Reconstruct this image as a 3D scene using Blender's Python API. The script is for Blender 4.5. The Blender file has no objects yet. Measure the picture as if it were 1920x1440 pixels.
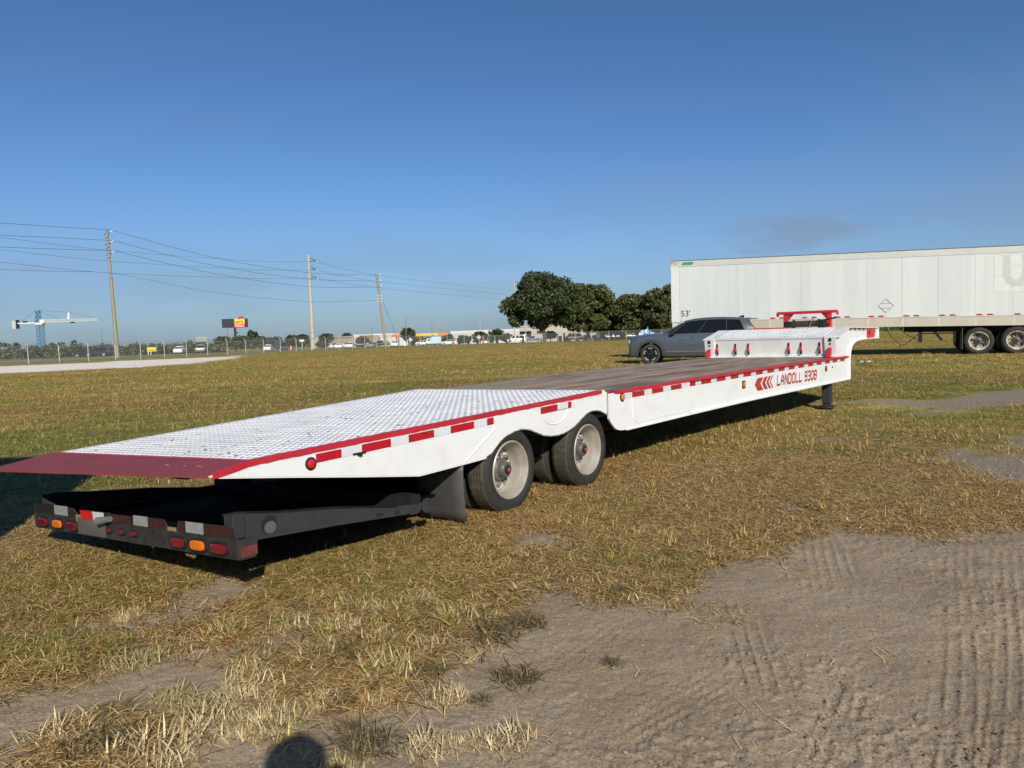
import bpy, bmesh, math, random
import numpy as np
from mathutils import Vector, Matrix, Euler
R = math.radians
rnd = random.Random(7)
SC = bpy.context.scene
COL = SC.collection

# ------------------------------------------------------------------ camera
CAM_H = 1.475
PITCH, ROLL, FPX = R(3.6), R(1.8), 1440.0
cam = bpy.data.cameras.new('camera'); cam.lens = 27.0; cam.sensor_width = 36.0
cam.clip_start = 0.05; cam.clip_end = 6000
camo = bpy.data.objects.new('camera', cam); COL.objects.link(camo)
_fw = Vector((0, math.cos(PITCH), -math.sin(PITCH))); _up = Vector((0, math.sin(PITCH), math.cos(PITCH))); _rt = Vector((1, 0, 0))
_r2 = _rt*math.cos(ROLL) - _up*math.sin(ROLL); _u2 = _up*math.cos(ROLL) + _rt*math.sin(ROLL)
_m = Matrix((_r2, _u2, -_fw)).transposed().to_4x4(); _m.translation = (0, 0, CAM_H)
camo.matrix_world = _m
SC.camera = camo

# ------------------------------------------------------------------ sky, sun, exposure
SUN_EL, SUN_AZ = 29.3, 15.3           # azimuth: degrees right of straight behind the photographer
sd = Vector((math.sin(R(SUN_AZ))*math.cos(R(SUN_EL)), -math.cos(R(SUN_AZ))*math.cos(R(SUN_EL)), math.sin(R(SUN_EL))))
W = bpy.data.worlds.new('World'); SC.world = W; W.use_nodes = True
nt = W.node_tree; nt.nodes.clear()
wo = nt.nodes.new('ShaderNodeOutputWorld'); bg = nt.nodes.new('ShaderNodeBackground')
sky = nt.nodes.new('ShaderNodeTexSky'); sky.sky_type = 'NISHITA'; sky.sun_disc = False
sky.sun_elevation = R(SUN_EL); sky.sun_rotation = math.atan2(sd.x, sd.y)
sky.altitude = 0; sky.air_density = 0.7; sky.dust_density = 0.0; sky.ozone_density = 6.0
bg.inputs['Strength'].default_value = 0.084
# thin low cloud streaks over the whole sky, strongest near the horizon
tc = nt.nodes.new('ShaderNodeTexCoord'); mp = nt.nodes.new('ShaderNodeMapping'); mp.inputs['Scale'].default_value = (1.5, 1.5, 8.0)
mp.inputs['Location'].default_value = (0.3, 8.4, 2.6)
nz = nt.nodes.new('ShaderNodeTexNoise'); nz.inputs['Scale'].default_value = 1.6; nz.inputs['Detail'].default_value = 6; nz.inputs['Roughness'].default_value = .5
cr = nt.nodes.new('ShaderNodeValToRGB'); cr.color_ramp.elements[0].position = .5; cr.color_ramp.elements[1].position = .72
cr.color_ramp.elements[1].color = (.45, .45, .45, 1)
sep = nt.nodes.new('ShaderNodeSeparateXYZ')
mr = nt.nodes.new('ShaderNodeMapRange'); mr.inputs['From Min'].default_value = 0.0; mr.inputs['From Max'].default_value = .35; mr.inputs['To Min'].default_value = 1; mr.inputs['To Max'].default_value = 0.05
mu = nt.nodes.new('ShaderNodeMath'); mu.operation = 'MULTIPLY'
mx = nt.nodes.new('ShaderNodeMix'); mx.data_type = 'RGBA'; mx.inputs[7].default_value = (2.1, 2.75, 4.1, 1)
L = nt.links.new
L(tc.outputs['Generated'], mp.inputs['Vector']); L(mp.outputs['Vector'], nz.inputs['Vector']); L(nz.outputs['Fac'], cr.inputs['Fac'])
L(tc.outputs['Generated'], sep.inputs[0]); L(sep.outputs['Z'], mr.inputs['Value']); L(cr.outputs['Color'], mu.inputs[0]); L(mr.outputs['Result'], mu.inputs[1])
cv = nt.nodes.new('ShaderNodeVectorMath'); cv.operation = 'SUBTRACT'; cv.inputs[1].default_value = (.335, .93, .119)      # one soft grey cloud bank low in the sky
cm_ = nt.nodes.new('ShaderNodeVectorMath'); cm_.operation = 'MULTIPLY'; cm_.inputs[1].default_value = (6.2, 6.2, 36.0)
cn = nt.nodes.new('ShaderNodeTexNoise'); cn.inputs['Scale'].default_value = 9; cn.inputs['Detail'].default_value = 6; cn.inputs['Roughness'].default_value = .55
cmp_ = nt.nodes.new('ShaderNodeMapping'); cmp_.inputs['Scale'].default_value = (1, 1, 5)
clen = nt.nodes.new('ShaderNodeVectorMath'); clen.operation = 'LENGTH'
cadd = nt.nodes.new('ShaderNodeMath'); cadd.operation = 'MULTIPLY_ADD'; cadd.inputs[1].default_value = 2.2
cmr = nt.nodes.new('ShaderNodeMapRange'); cmr.interpolation_type = 'SMOOTHSTEP'; cmr.inputs['From Min'].default_value = 2.15; cmr.inputs['From Max'].default_value = 1.25; cmr.inputs['To Max'].default_value = .62
cmx = nt.nodes.new('ShaderNodeMath'); cmx.operation = 'MAXIMUM'
L(tc.outputs['Generated'], cv.inputs[0]); L(cv.outputs[0], cm_.inputs[0]); L(cm_.outputs[0], clen.inputs[0]); L(tc.outputs['Generated'], cmp_.inputs[0]); L(cmp_.outputs[0], cn.inputs['Vector'])
L(cn.outputs['Fac'], cadd.inputs[0]); L(clen.outputs['Value'], cadd.inputs[2]); L(cadd.outputs[0], cmr.inputs['Value']); L(cmr.outputs[0], cmx.inputs[0]); L(mu.outputs[0], cmx.inputs[1]); L(cmx.outputs[0], mx.inputs[0]); L(sky.outputs['Color'], mx.inputs[6]); hs = nt.nodes.new('ShaderNodeHueSaturation'); hs.inputs['Saturation'].default_value = 1.08; L(mx.outputs[2], hs.inputs['Color'])
wt = nt.nodes.new('ShaderNodeMix'); wt.data_type = 'RGBA'; wt.blend_type = 'MULTIPLY'; wt.inputs[0].default_value = 1; wt.inputs[7].default_value = (1.34, 1.21, 1.13, 1); L(hs.outputs[0], wt.inputs[6])   # the camera's white balance on the clear sky
hzr = nt.nodes.new('ShaderNodeMapRange'); hzr.inputs['From Min'].default_value = .24; hzr.inputs['From Max'].default_value = 0; hzr.inputs['To Max'].default_value = .95   # grey-blue haze towards the horizon, all round
hp = nt.nodes.new('ShaderNodeMath'); hp.operation = 'POWER'; hp.inputs[1].default_value = 1.7
hm = nt.nodes.new('ShaderNodeMix'); hm.data_type = 'RGBA'; hm.inputs[7].default_value = (2.2, 3.15, 4.1, 1)
L(sep.outputs['Z'], hzr.inputs['Value']); L(hzr.outputs[0], hp.inputs[0]); L(hp.outputs[0], hm.inputs[0]); L(wt.outputs[2], hm.inputs[6]); L(hm.outputs[2], bg.inputs['Color']); L(bg.outputs[0], wo.inputs['Surface'])
sl = bpy.data.lights.new('sun', 'SUN'); sl.energy = 5.0; sl.angle = R(.53); sl.color = (1, .93, .81)
so = bpy.data.objects.new('sun', sl); COL.objects.link(so); so.rotation_euler = sd.to_track_quat('Z', 'Y').to_euler(); so.location = (0, 0, 50)
SC.view_settings.view_transform = 'Standard'; SC.view_settings.look = 'None'; SC.view_settings.exposure = 0.12; SC.view_settings.gamma = 1
SC.render.engine = 'CYCLES'
SC.cycles.transparent_max_bounces = 16; SC.cycles.max_bounces = 6

# ------------------------------------------------------------------ helpers
def tag(o, label=None, cat=None, group=None, kind=None):
    if label: o['label'] = label
    if cat: o['category'] = cat
    if group: o['group'] = group
    if kind: o['kind'] = kind
    return o
def empty(name, loc, rz=0, label=None, cat=None, group=None):
    o = bpy.data.objects.new(name, None); COL.objects.link(o); o.location = loc; o.rotation_euler = (0, 0, rz)
    o.empty_display_size = .2
    return tag(o, label, cat, group)
class MB:
    def __init__(s): s.v = []; s.f = []
    def add(s, vs, fs):
        o = len(s.v); s.v += [tuple(p) for p in vs]; s.f += [[i+o for i in f] for f in fs]; return s
    def box(s, x0, x1, y0, y1, z0, z1):
        return s.add([(x0,y0,z0),(x1,y0,z0),(x1,y1,z0),(x0,y1,z0),(x0,y0,z1),(x1,y0,z1),(x1,y1,z1),(x0,y1,z1)],
                     [[0,3,2,1],[4,5,6,7],[0,1,5,4],[1,2,6,5],[2,3,7,6],[3,0,4,7]])
    def prism(s, poly, a0, a1, ax='y'):
        def P(p, a): return {'y': (p[0], a, p[1]), 'x': (a, p[0], p[1]), 'z': (p[0], p[1], a)}[ax]
        n = len(poly)
        return s.add([P(p, a0) for p in poly]+[P(p, a1) for p in poly],
                     [list(range(n)), list(range(2*n-1, n-1, -1))]+[[i, i+n, (i+1) % n+n, (i+1) % n] for i in range(n)])
    def hexa(s, b, t):            # 4 bottom + 4 top points
        return s.add(list(b)+list(t), [[0,3,2,1],[4,5,6,7],[0,1,5,4],[1,2,6,5],[2,3,7,6],[3,0,4,7]])
    def tube(s, pts, r, n=8, cap=True):
        pts = [Vector(p) for p in pts]; rr = r if isinstance(r, (list, tuple)) else [r]*len(pts)
        vs = []; pu = None
        for i, p in enumerate(pts):
            d = (pts[min(i+1, len(pts)-1)]-pts[max(i-1, 0)]).normalized()
            if pu is None: pu = Vector((0, 0, 1)) if abs(d.z) < .9 else Vector((1, 0, 0))
            a = d.cross(pu).normalized(); b = a.cross(d).normalized(); pu = b
            for k in range(n):
                t = 2*math.pi*k/n; vs.append(p+(a*math.cos(t)+b*math.sin(t))*rr[i])
        fs = [[i*n+k, i*n+(k+1) % n, (i+1)*n+(k+1) % n, (i+1)*n+k] for i in range(len(pts)-1) for k in range(n)]
        if cap: fs += [list(range(n))[::-1], [(len(pts)-1)*n+k for k in range(n)]]
        return s.add(vs, fs)
    def lathe(s, prof, n, fn, closed=False, wob=None):   # prof: (r, a); fn(r*cos, r*sin, a) -> point
        vs = []
        for k in range(n):
            t = 2*math.pi*k/n
            for j, (r, a) in enumerate(prof):
                if wob: r, a = wob(k, j, r, a)
                vs.append(fn(r*math.cos(t), r*math.sin(t), a))
        m = len(prof); fs = []
        for k in range(n):
            for j in range(m if closed else m-1):
                fs.append([k*m+j, k*m+(j+1) % m, ((k+1) % n)*m+(j+1) % m, ((k+1) % n)*m+j])
        return s.add(vs, fs)
    def grid(s, rows):
        n = len(rows[0]); o = [p for r in rows for p in r]
        return s.add(o, [[i*n+j, i*n+j+1, (i+1)*n+j+1, (i+1)*n+j] for i in range(len(rows)-1) for j in range(n-1)])
    def build(s, name, m, parent=None, smooth=False, bevel=0, warp=None, ang=35, recalc=True, **kw):
        me = bpy.data.meshes.new(name)
        vs = [warp(*p) for p in s.v] if warp else s.v
        me.from_pydata(vs, [], s.f)
        if recalc:
            b = bmesh.new(); b.from_mesh(me); bmesh.ops.recalc_face_normals(b, faces=b.faces); b.to_mesh(me); b.free()
        if smooth:
            me.polygons.foreach_set('use_smooth', [True]*len(me.polygons)); me.set_sharp_from_angle(angle=R(ang))
        me.materials.append(m)
        o = bpy.data.objects.new(name, me); COL.objects.link(o)
        if parent: o.parent = parent
        if bevel:
            md = o.modifiers.new('bevel', 'BEVEL'); md.width = bevel; md.segments = 2; md.limit_method = 'ANGLE'; md.angle_limit = R(40)
        tag(o, **kw); return o
def copy_tree(o, parent=None):
    c = o.copy(); COL.objects.link(c); c.parent = parent
    for ch in o.children: copy_tree(ch, c)
    return c
def at(px, py, d):                     # point measured in the photograph at a paced-out distance d ahead
    v = _fw + _r2*((px-960)/FPX) - _u2*((py-720)/FPX)
    return v*(d/v.y) + Vector((0, 0, CAM_H))
def gx(px, d, z=0):                    # ground position under image column px at distance d
    p = Vector((0, d, z))
    k = (px-960)/FPX
    # solve r2/fw ratio for x
    P0 = Vector((0, d, z-CAM_H)); a0, b0 = P0.dot(_r2), P0.dot(_fw)
    ax, bx = _r2.x, _fw.x
    x = (k*b0-a0)/(ax-k*bx)
    return Vector((x, d, z))

# ------------------------------------------------------------------ materials
MATS = {}
def nd(t, ty, **kw):
    n = t.nodes.new(ty)
    for k, v in kw.items(): setattr(n, k, v)
    return n
def mat(name, col, rough=.6, metal=0.0, var=.12, scale=6.0, col2=None, thr=None, bump=0.0, bscale=60.0, coat=0.0, spec=.5, stretch=None, emis=None, alpha=None):
    if name in MATS: return MATS[name]
    m = bpy.data.materials.new(name); m.use_nodes = True; t = m.node_tree; b = t.nodes['Principled BSDF']
    l = t.links.new
    tcn = nd(t, 'ShaderNodeTexCoord'); mpn = nd(t, 'ShaderNodeMapping')
    if stretch: mpn.inputs['Scale'].default_value = stretch
    l(tcn.outputs['Object'], mpn.inputs['Vector'])
    n1 = nd(t, 'ShaderNodeTexNoise'); n1.inputs['Scale'].default_value = scale; n1.inputs['Detail'].default_value = 7; n1.inputs['Roughness'].default_value = .65
    l(mpn.outputs[0], n1.inputs['Vector'])
    rp = nd(t, 'ShaderNodeValToRGB')
    lo, hi = (thr or (.3, .7)); rp.color_ramp.elements[0].position = lo; rp.color_ramp.elements[1].position = hi
    c2 = col2 or tuple(c*(1-var) for c in col); c1 = col if col2 else tuple(min(1, c*(1+var*.5)) for c in col)
    rp.color_ramp.elements[0].color = (*c2, 1); rp.color_ramp.elements[1].color = (*c1, 1)
    l(n1.outputs['Fac'], rp.inputs['Fac']); l(rp.outputs['Color'], b.inputs['Base Color'])
    rm = nd(t, 'ShaderNodeMapRange'); rm.inputs['To Min'].default_value = min(1, rough*1.2); rm.inputs['To Max'].default_value = rough*.8
    l(n1.outputs['Fac'], rm.inputs['Value']); l(rm.outputs[0], b.inputs['Roughness'])
    b.inputs['Metallic'].default_value = metal; b.inputs['Coat Weight'].default_value = coat; b.inputs['Specular IOR Level'].default_value = spec
    if bump:
        n2 = nd(t, 'ShaderNodeTexNoise'); n2.inputs['Scale'].default_value = bscale; n2.inputs['Detail'].default_value = 4
        l(mpn.outputs[0], n2.inputs['Vector'])
        bp = nd(t, 'ShaderNodeBump'); bp.inputs['Strength'].default_value = bump; bp.inputs['Distance'].default_value = .02
        l(n2.outputs['Fac'], bp.inputs['Height']); l(bp.outputs[0], b.inputs['Normal'])
    if emis: b.inputs['Emission Color'].default_value = (*emis[0], 1); b.inputs['Emission Strength'].default_value = emis[1]
    if alpha is not None: b.inputs['Alpha'].default_value = alpha
    MATS[name] = m; return m
WHITE = mat('white_paint', (.685,.70,.705), .5, col2=(.59,.60,.595), scale=2.6, thr=(.22,.5), bump=.04, bscale=9, spec=.4)
WHITE2 = mat('white_paint_worn', (.70,.70,.69), .5, col2=(.58,.58,.565), scale=3, thr=(.2,.6), bump=.05, bscale=20)
RED = mat('red_paint', (.52,.018,.03), .42, col2=(.40,.016,.025), scale=9, bump=.06, bscale=30)
REDDULL = mat('red_paint_dull', (.23,.05,.062), .5, col2=(.19,.04,.052), scale=7, thr=(.3,.6), bump=.05)
BLACK = mat('black_steel', (.012,.0125,.013), .75, col2=(.02,.02,.02), scale=7, bump=.05, spec=.2)
GREYBLK = mat('charcoal_paint', (.036,.038,.039), .6, spec=.3, col2=(.025,.026,.027), scale=12, bump=.04)
RUBBER = mat('tyre_rubber', (.022,.022,.021), .75, col2=(.034,.032,.029), scale=18, bump=.1, bscale=120, spec=.3)
TREAD = mat('dusty_tread', (.10,.085,.062), .9, col2=(.04,.036,.03), scale=14, bump=.2, bscale=90, spec=.2)
RIM = mat('cream_rim', (.56,.52,.44), .45, col2=(.40,.36,.29), scale=9, thr=(.25,.5))
STEELW = mat('grey_steel', (.3,.3,.29), .4, .6)
LRED = mat('red_lens', (.16,.006,.014), .22, var=.3, scale=60, coat=.6)
LREDB = mat('bright_red_lens', (.55,.012,.012), .15, var=.3, scale=70, coat=.8)
LAMB = mat('amber_lens', (.72,.17,.006), .18, var=.35, scale=70, coat=.6)
TRED = mat('red_reflective_tape', (.40,.008,.02), .32, var=.18, scale=12)
TWHT = mat('silver_reflective_tape', (.58,.64,.66), .3, var=.08, scale=30)
TMAR = mat('faded_maroon_tape', (.034,.013,.013), .5, spec=.3, col2=(.055,.018,.017), scale=14)
TSIL = mat('dull_silver_tape', (.27,.29,.30), .35, var=.25, scale=25)
TDRK = mat('blackened_tape', (.02,.014,.014), .5, spec=.3)
TBRT = mat('fresh_red_tape', (.62,.012,.018), .35)
MUD = mat('mud_flap_rubber', (.045,.046,.047), .6, col2=(.06,.06,.058), scale=5)
DARK = mat('black_hole', (.006,.006,.006), .9)
STRAW = None
# weathered deck planks
def plank_mat():
    m = bpy.data.materials.new('weathered_plank'); m.use_nodes = True; t = m.node_tree; b = t.nodes['Principled BSDF']; l = t.links.new
    tcn = nd(t, 'ShaderNodeTexCoord'); mpn = nd(t, 'ShaderNodeMapping'); mpn.inputs['Scale'].default_value = (.6, 9, 9)
    oi = nd(t, 'ShaderNodeObjectInfo'); ad = nd(t, 'ShaderNodeVectorMath', operation='ADD'); l(tcn.outputs['Object'], ad.inputs[0]); l(oi.outputs['Random'], ad.inputs[1]); l(ad.outputs[0], mpn.inputs[0])
    n = nd(t, 'ShaderNodeTexNoise'); n.inputs['Scale'].default_value = 3; n.inputs['Detail'].default_value = 9; n.inputs['Roughness'].default_value = .7; l(mpn.outputs[0], n.inputs['Vector'])
    rp = nd(t, 'ShaderNodeValToRGB'); e = rp.color_ramp.elements; e[0].position = .28; e[0].color = (.12,.093,.068,1); e[1].position = .7; e[1].color = (.43,.35,.26,1)
    l(n.outputs['Fac'], rp.inputs[0])
    mp2 = nd(t, 'ShaderNodeMapping'); mp2.inputs['Scale'].default_value = (.35, 2.2, 1); l(ad.outputs[0], mp2.inputs[0])
    n2 = nd(t, 'ShaderNodeTexNoise'); n2.inputs['Scale'].default_value = 2.2; n2.inputs['Detail'].default_value = 5; l(mp2.outputs[0], n2.inputs['Vector'])
    rp2 = nd(t, 'ShaderNodeValToRGB'); rp2.color_ramp.elements[0].position = .35; rp2.color_ramp.elements[0].color = (.48,.44,.40,1); rp2.color_ramp.elements[1].position = .55; rp2.color_ramp.elements[1].color = (1,1,1,1)
    l(n2.outputs['Fac'], rp2.inputs[0])
    mm = nd(t, 'ShaderNodeMix', data_type='RGBA', blend_type='MULTIPLY'); mm.inputs[0].default_value = 1; l(rp.outputs[0], mm.inputs[6]); l(rp2.outputs[0], mm.inputs[7])
    l(mm.outputs[2], b.inputs['Base Color']); b.inputs['Roughness'].default_value = .8
    bp = nd(t, 'ShaderNodeBump'); bp.inputs['Strength'].default_value = .35; bp.inputs['Distance'].default_value = .01; l(n.outputs['Fac'], bp.inputs['Height']); l(bp.outputs[0], b.inputs['Normal'])
    return m
PLANK = plank_mat()
# white deck paint chipped down to rust in small spots
def chipped(name, base, chip, rough=.45, dens=26.0, keep=.72):
    m = bpy.data.materials.new(name); m.use_nodes = True; t = m.node_tree; b = t.nodes['Principled BSDF']; l = t.links.new
    tcn = nd(t, 'ShaderNodeTexCoord')
    v = nd(t, 'ShaderNodeTexVoronoi'); v.inputs['Scale'].default_value = dens; l(tcn.outputs['Object'], v.inputs['Vector'])
    lt = nd(t, 'ShaderNodeMath', operation='LESS_THAN'); lt.inputs[1].default_value = .24; l(v.outputs['Distance'], lt.inputs[0])
    sp = nd(t, 'ShaderNodeSeparateColor'); l(v.outputs['Color'], sp.inputs[0])
    nn = nd(t, 'ShaderNodeTexNoise'); nn.inputs['Scale'].default_value = 1.3; nn.inputs['Detail'].default_value = 2; l(tcn.outputs['Object'], nn.inputs['Vector'])
    ad = nd(t, 'ShaderNodeMath', operation='MULTIPLY_ADD'); ad.inputs[1].default_value = .35; l(nn.outputs['Fac'], ad.inputs[0]); l(sp.outputs[0], ad.inputs[2])
    gt = nd(t, 'ShaderNodeMath', operation='GREATER_THAN'); gt.inputs[1].default_value = keep+.43; l(ad.outputs[0], gt.inputs[0])
    mu = nd(t, 'ShaderNodeMath', operation='MULTIPLY'); l(lt.outputs[0], mu.inputs[0]); l(gt.outputs[0], mu.inputs[1])
    n1 = nd(t, 'ShaderNodeTexNoise'); n1.inputs['Scale'].default_value = 3; n1.inputs['Detail'].default_value = 6; l(tcn.outputs['Object'], n1.inputs['Vector'])
    rp = nd(t, 'ShaderNodeValToRGB'); rp.color_ramp.elements[0].position = .3; rp.color_ramp.elements[0].color = (*[c*.82 for c in base], 1); rp.color_ramp.elements[1].position = .65; rp.color_ramp.elements[1].color = (*base, 1); l(n1.outputs['Fac'], rp.inputs[0])
    mxn = nd(t, 'ShaderNodeMix', data_type='RGBA'); l(mu.outputs[0], mxn.inputs[0]); l(rp.outputs[0], mxn.inputs[6]); mxn.inputs[7].default_value = (*chip, 1)
    l(mxn.outputs[2], b.inputs['Base Color']); b.inputs['Roughness'].default_value = rough; b.inputs['Specular IOR Level'].default_value = .3
    return m
DECKW = chipped('white_deck_paint', (.72,.73,.735), (.035,.02,.018), dens=15, keep=.56)
REDSCR = chipped('scraped_red_paint', (.46,.02,.035), (.55,.45,.36), dens=9, keep=.80)
FLAPM = chipped('dusky_red_flap', (.235,.05,.055), (.50,.40,.34), dens=7, keep=.80, rough=.65)
# ------------------------------------------------------------------ ground
def ss(a, b, x):
    t = np.clip((x-a)/(b-a), 0, 1); return t*t*(3-2*t)
def vnoise(x, y, seed=0):
    xi = np.floor(x).astype(np.int64); yi = np.floor(y).astype(np.int64); xf = x-xi; yf = y-yi
    def h(a, b):
        n = (a*374761393 + b*668265263 + seed*1442695041) & 0xffffffff
        n = ((n ^ (n >> 13))*1274126177) & 0xffffffff
        return ((n ^ (n >> 16)) & 0xffff)/65535.0
    u = xf*xf*(3-2*xf); v = yf*yf*(3-2*yf)
    return (h(xi, yi)*(1-u)+h(xi+1, yi)*u)*(1-v)+(h(xi, yi+1)*(1-u)+h(xi+1, yi+1)*u)*v
def fbm(x, y, sc, oct=4, seed=0, gain=.5):
    r = np.zeros_like(x, dtype=float); a = 1.0; tot = 0
    for i in range(oct):
        r += a*vnoise(x*sc, y*sc, seed+i*17); tot += a; a *= gain; sc *= 2.03
    return r/tot
def gz(x, y):
    x = np.asarray(x, float); y = np.asarray(y, float)
    z = .22*ss(15, 28, y)*ss(-30, 0, x)*(1-ss(60, 110, y))
    z = z - .06*np.exp(-(((x+2.9)/2.6)**2+((y-7.3)/3.0)**2)) - .13*np.exp(-(((x-6)/3)**2+((y-13.8)/2.5)**2))
    z = z - .6*ss(140, 215, y) - 1.15*ss(215, 340, y)
    return z
def gzf(x, y): return float(gz(np.array([x]), np.array([y]))[0])
def sdist(x, y, poly):
    P = np.array(poly); n = len(P); d = np.full(x.shape, 1e9); ins = np.zeros(x.shape, bool)
    for i in range(n):
        a = P[i]; b = P[(i+1) % n]; e = b-a; L2 = e@e
        t = np.clip(((x-a[0])*e[0]+(y-a[1])*e[1])/L2, 0, 1)
        d = np.minimum(d, (x-a[0]-t*e[0])**2+(y-a[1]-t*e[1])**2)
        c = (a[1] > y) != (b[1] > y)
        with np.errstate(divide='ignore', invalid='ignore'):
            xi = (b[0]-a[0])*(y-a[1])/(b[1]-a[1]+1e-12)+a[0]
        ins ^= c & (x < xi)
    d = np.sqrt(d); return np.where(ins, d, -d)
DIRT = [
 [(-.78,2.58),(-.76,2.96),(-.49,3.17),(-.34,3.81),(-.1,4.35),(.22,4.51),(.46,4.12),(.65,4.02),(1.01,3.88),(.89,4.5),(1.36,4.71),(1.74,4.85),(1.96,5.35),(2.39,5.37),(2.8,5.44),(3.09,5.28),(3.65,5.44),(4.67,5.38),(9,5.2),(9,-6),(-3,-6),(-.9,1.5)],
 [(-2.9,2.7),(-2.59,2.83),(-2.16,3.09),(-2.0,3.27),(-1.74,3.36),(-1.62,3.52),(-1.42,3.59),(-1.32,3.75),(-1.25,4.28),(-.98,4.17),(-1.18,3.49),(-1.28,3.22),(-1.64,3.2),(-1.81,3.07),(-1.75,2.78),(-1.7,2.63),(-1.7,1.2),(-3,1.2)],
 [(-1.22,2.6),(-1.16,3.02),(-.95,3.2),(-.67,3.13),(-.74,2.87),(-.78,2.58),(-.9,1.6),(-1.2,1.6)],
 [(2.22,6.15),(2.47,6.02),(2.4,5.76),(2.12,5.88)], [(.16,5.56),(.46,5.45),(.4,5.12),(.18,5.21)],
 [(-1.97,4.89),(-1.68,4.75),(-1.58,4.54),(-1.83,3.98),(-2.25,3.85),(-2.3,3.98),(-1.95,4.17)]]
GRAV = [[(6.5,15.2),(8.83,15.85),(10.16,16.2),(11.52,15.91),(9.7,13.38),(7.65,13.07),(7.24,14.05)],
 [(4.1,10.2),(4.6,9.6),(4.2,8.4),(4.62,7.9),(4.51,7.03),(4.88,6.72),(9,7.5),(10,11.5),(7.54,10.4),(6.65,9.93),(5.33,9.33),(4.87,9.2)]]
PALE = [(-60,30),(-35.0,52.6),(-27.95,56.0),(-25.5,60.6),(-29,80),(-33.8,100),(-41.5,88),(-47.8,80),(-56,74),(-80,56)]
TRACKS = [  # x0,y0,x1,y1,ribs,spacing,zigzag
 ((1.31,2.0),(3.55,5.35),4,.052,.006),((1.06,1.9),(3.2,5.4),3,.055,.006),((.62,1.9),(1.5,3.3),4,.045,.007),
 ((1.81,5.44),(1.50,4.2),5,.06,.004),((2.17,5.39),(1.74,4.0),5,.06,.004),((1.2,4.1),(1.0,2.9),3,.06,.004),
 ((.1,2.5),(.95,3.3),4,.045,.007),((1.75,2.2),(4.1,5.3),4,.055,.006),((.1,3.3),(.5,3.9),4,.05,.006)]
def ground_fields(x, y):
    """grass cover 0..1, gravel 0..1, pale crushed stone 0..1"""
    r = np.hypot(x, y)
    wob = (fbm(x, y, 2.2, 5, 3)-.5)*.75 + (fbm(x, y, 13, 3, 9)-.5)*.28
    d = np.full(x.shape, -9.0); g = np.full(x.shape, -9.0)
    near = r < 30
    xn, yn = x[near], y[near]
    dn = np.full(xn.shape, -9.0); gn = np.full(xn.shape, -9.0)
    for p in DIRT: dn = np.maximum(dn, sdist(xn, yn, p))
    for p in GRAV: gn = np.maximum(gn, sdist(xn, yn, p)-.1)
    d[near] = dn; g[near] = gn
    bare = ss(-.10, .10, d+wob); grav = ss(-.3, .35, g+wob*1.5+(fbm(x, y, .7, 3, 23)-.5)*2.2)*.9
    # thin worn spots inside the grass near the tracks
    spots = ss(.66, .76, fbm(x, y, 1.1, 4, 31))*ss(-2.2, -.2, d)*.9
    grass = 1-np.maximum(np.maximum(bare, grav), spots)
    # islands of grass that survive on the dirt edge
    isl = ss(.66, .74, fbm(x, y, 1.7, 3, 51))*ss(.75, .15, d)*(d > 0)
    grass = np.maximum(grass, isl*.8)
    pale = np.zeros(x.shape); fm = (r > 25) & (r < 160)
    pale[fm] = ss(-.8, .8, sdist(x[fm], y[fm], PALE)+(fbm(x[fm], y[fm], .35, 4, 77)-.5)*5)
    grass = grass*(1-pale)
    return grass, grav, pale
def ground_height(x, y, grass=None, grav=None):
    z = gz(x, y); r = np.hypot(x, y)
    if grass is None: grass, grav, _ = ground_fields(x, y)
    fade = 1-ss(9, 16, r)
    n = (fbm(x, y, 2.2, 3, 5)-.5)*.045 + (fbm(x, y, 9, 3, 6)-.5)*(.018+.022*grass)
    fine = (fbm(x, y, 34, 3, 8)-.5)*.009 + ss(.58, .8, fbm(x, y, 55, 2, 12))*.006
    rough = ss(.45, .7, fbm(x, y, 1.6, 3, 41))            # churned, crumbly patches
    crumb = ss(.5, .75, fbm(x, y, 30, 3, 14))*.013*rough
    z = z+fade*(n*(.35+.65*grass)+(fine+crumb)*(.58+.07*grass)+grass*.012)
    trk = np.zeros(x.shape)
    for (a, b, ribs, sp, zz) in TRACKS:
        a = np.array(a); b = np.array(b); e = (b-a); Lg = np.hypot(*e); e = e/Lg
        u = (x-a[0])*e[0]+(y-a[1])*e[1]; w = -(x-a[0])*e[1]+(y-a[1])*e[0]
        w = w+.03*np.sin(u*1.3)
        hw = ribs*sp/2
        m = (u > 0) & (u < Lg) & (np.abs(w) < hw+.05)
        if not m.any(): continue
        um, wm = u[m], w[m]
        ph = (wm+zz*(2*np.abs((um/.045) % 1-.5)-.5)*2)/sp
        grv = ss(.30, .46, np.abs(ph % 1-.5))       # narrow ridges left between tyre ribs
        edge = 1-ss(hw-.01, hw+.05, np.abs(wm)); ends = ss(0, .3, um)*(1-ss(Lg-.3, Lg, um))
        wear = .15+.85*ss(.38, .62, fbm(x[m], y[m], 4.1, 3, 61))
        trk[m] += edge*ends*wear*(-.004+.006*grv)
    return z+trk*(1-grass)*fade
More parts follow.
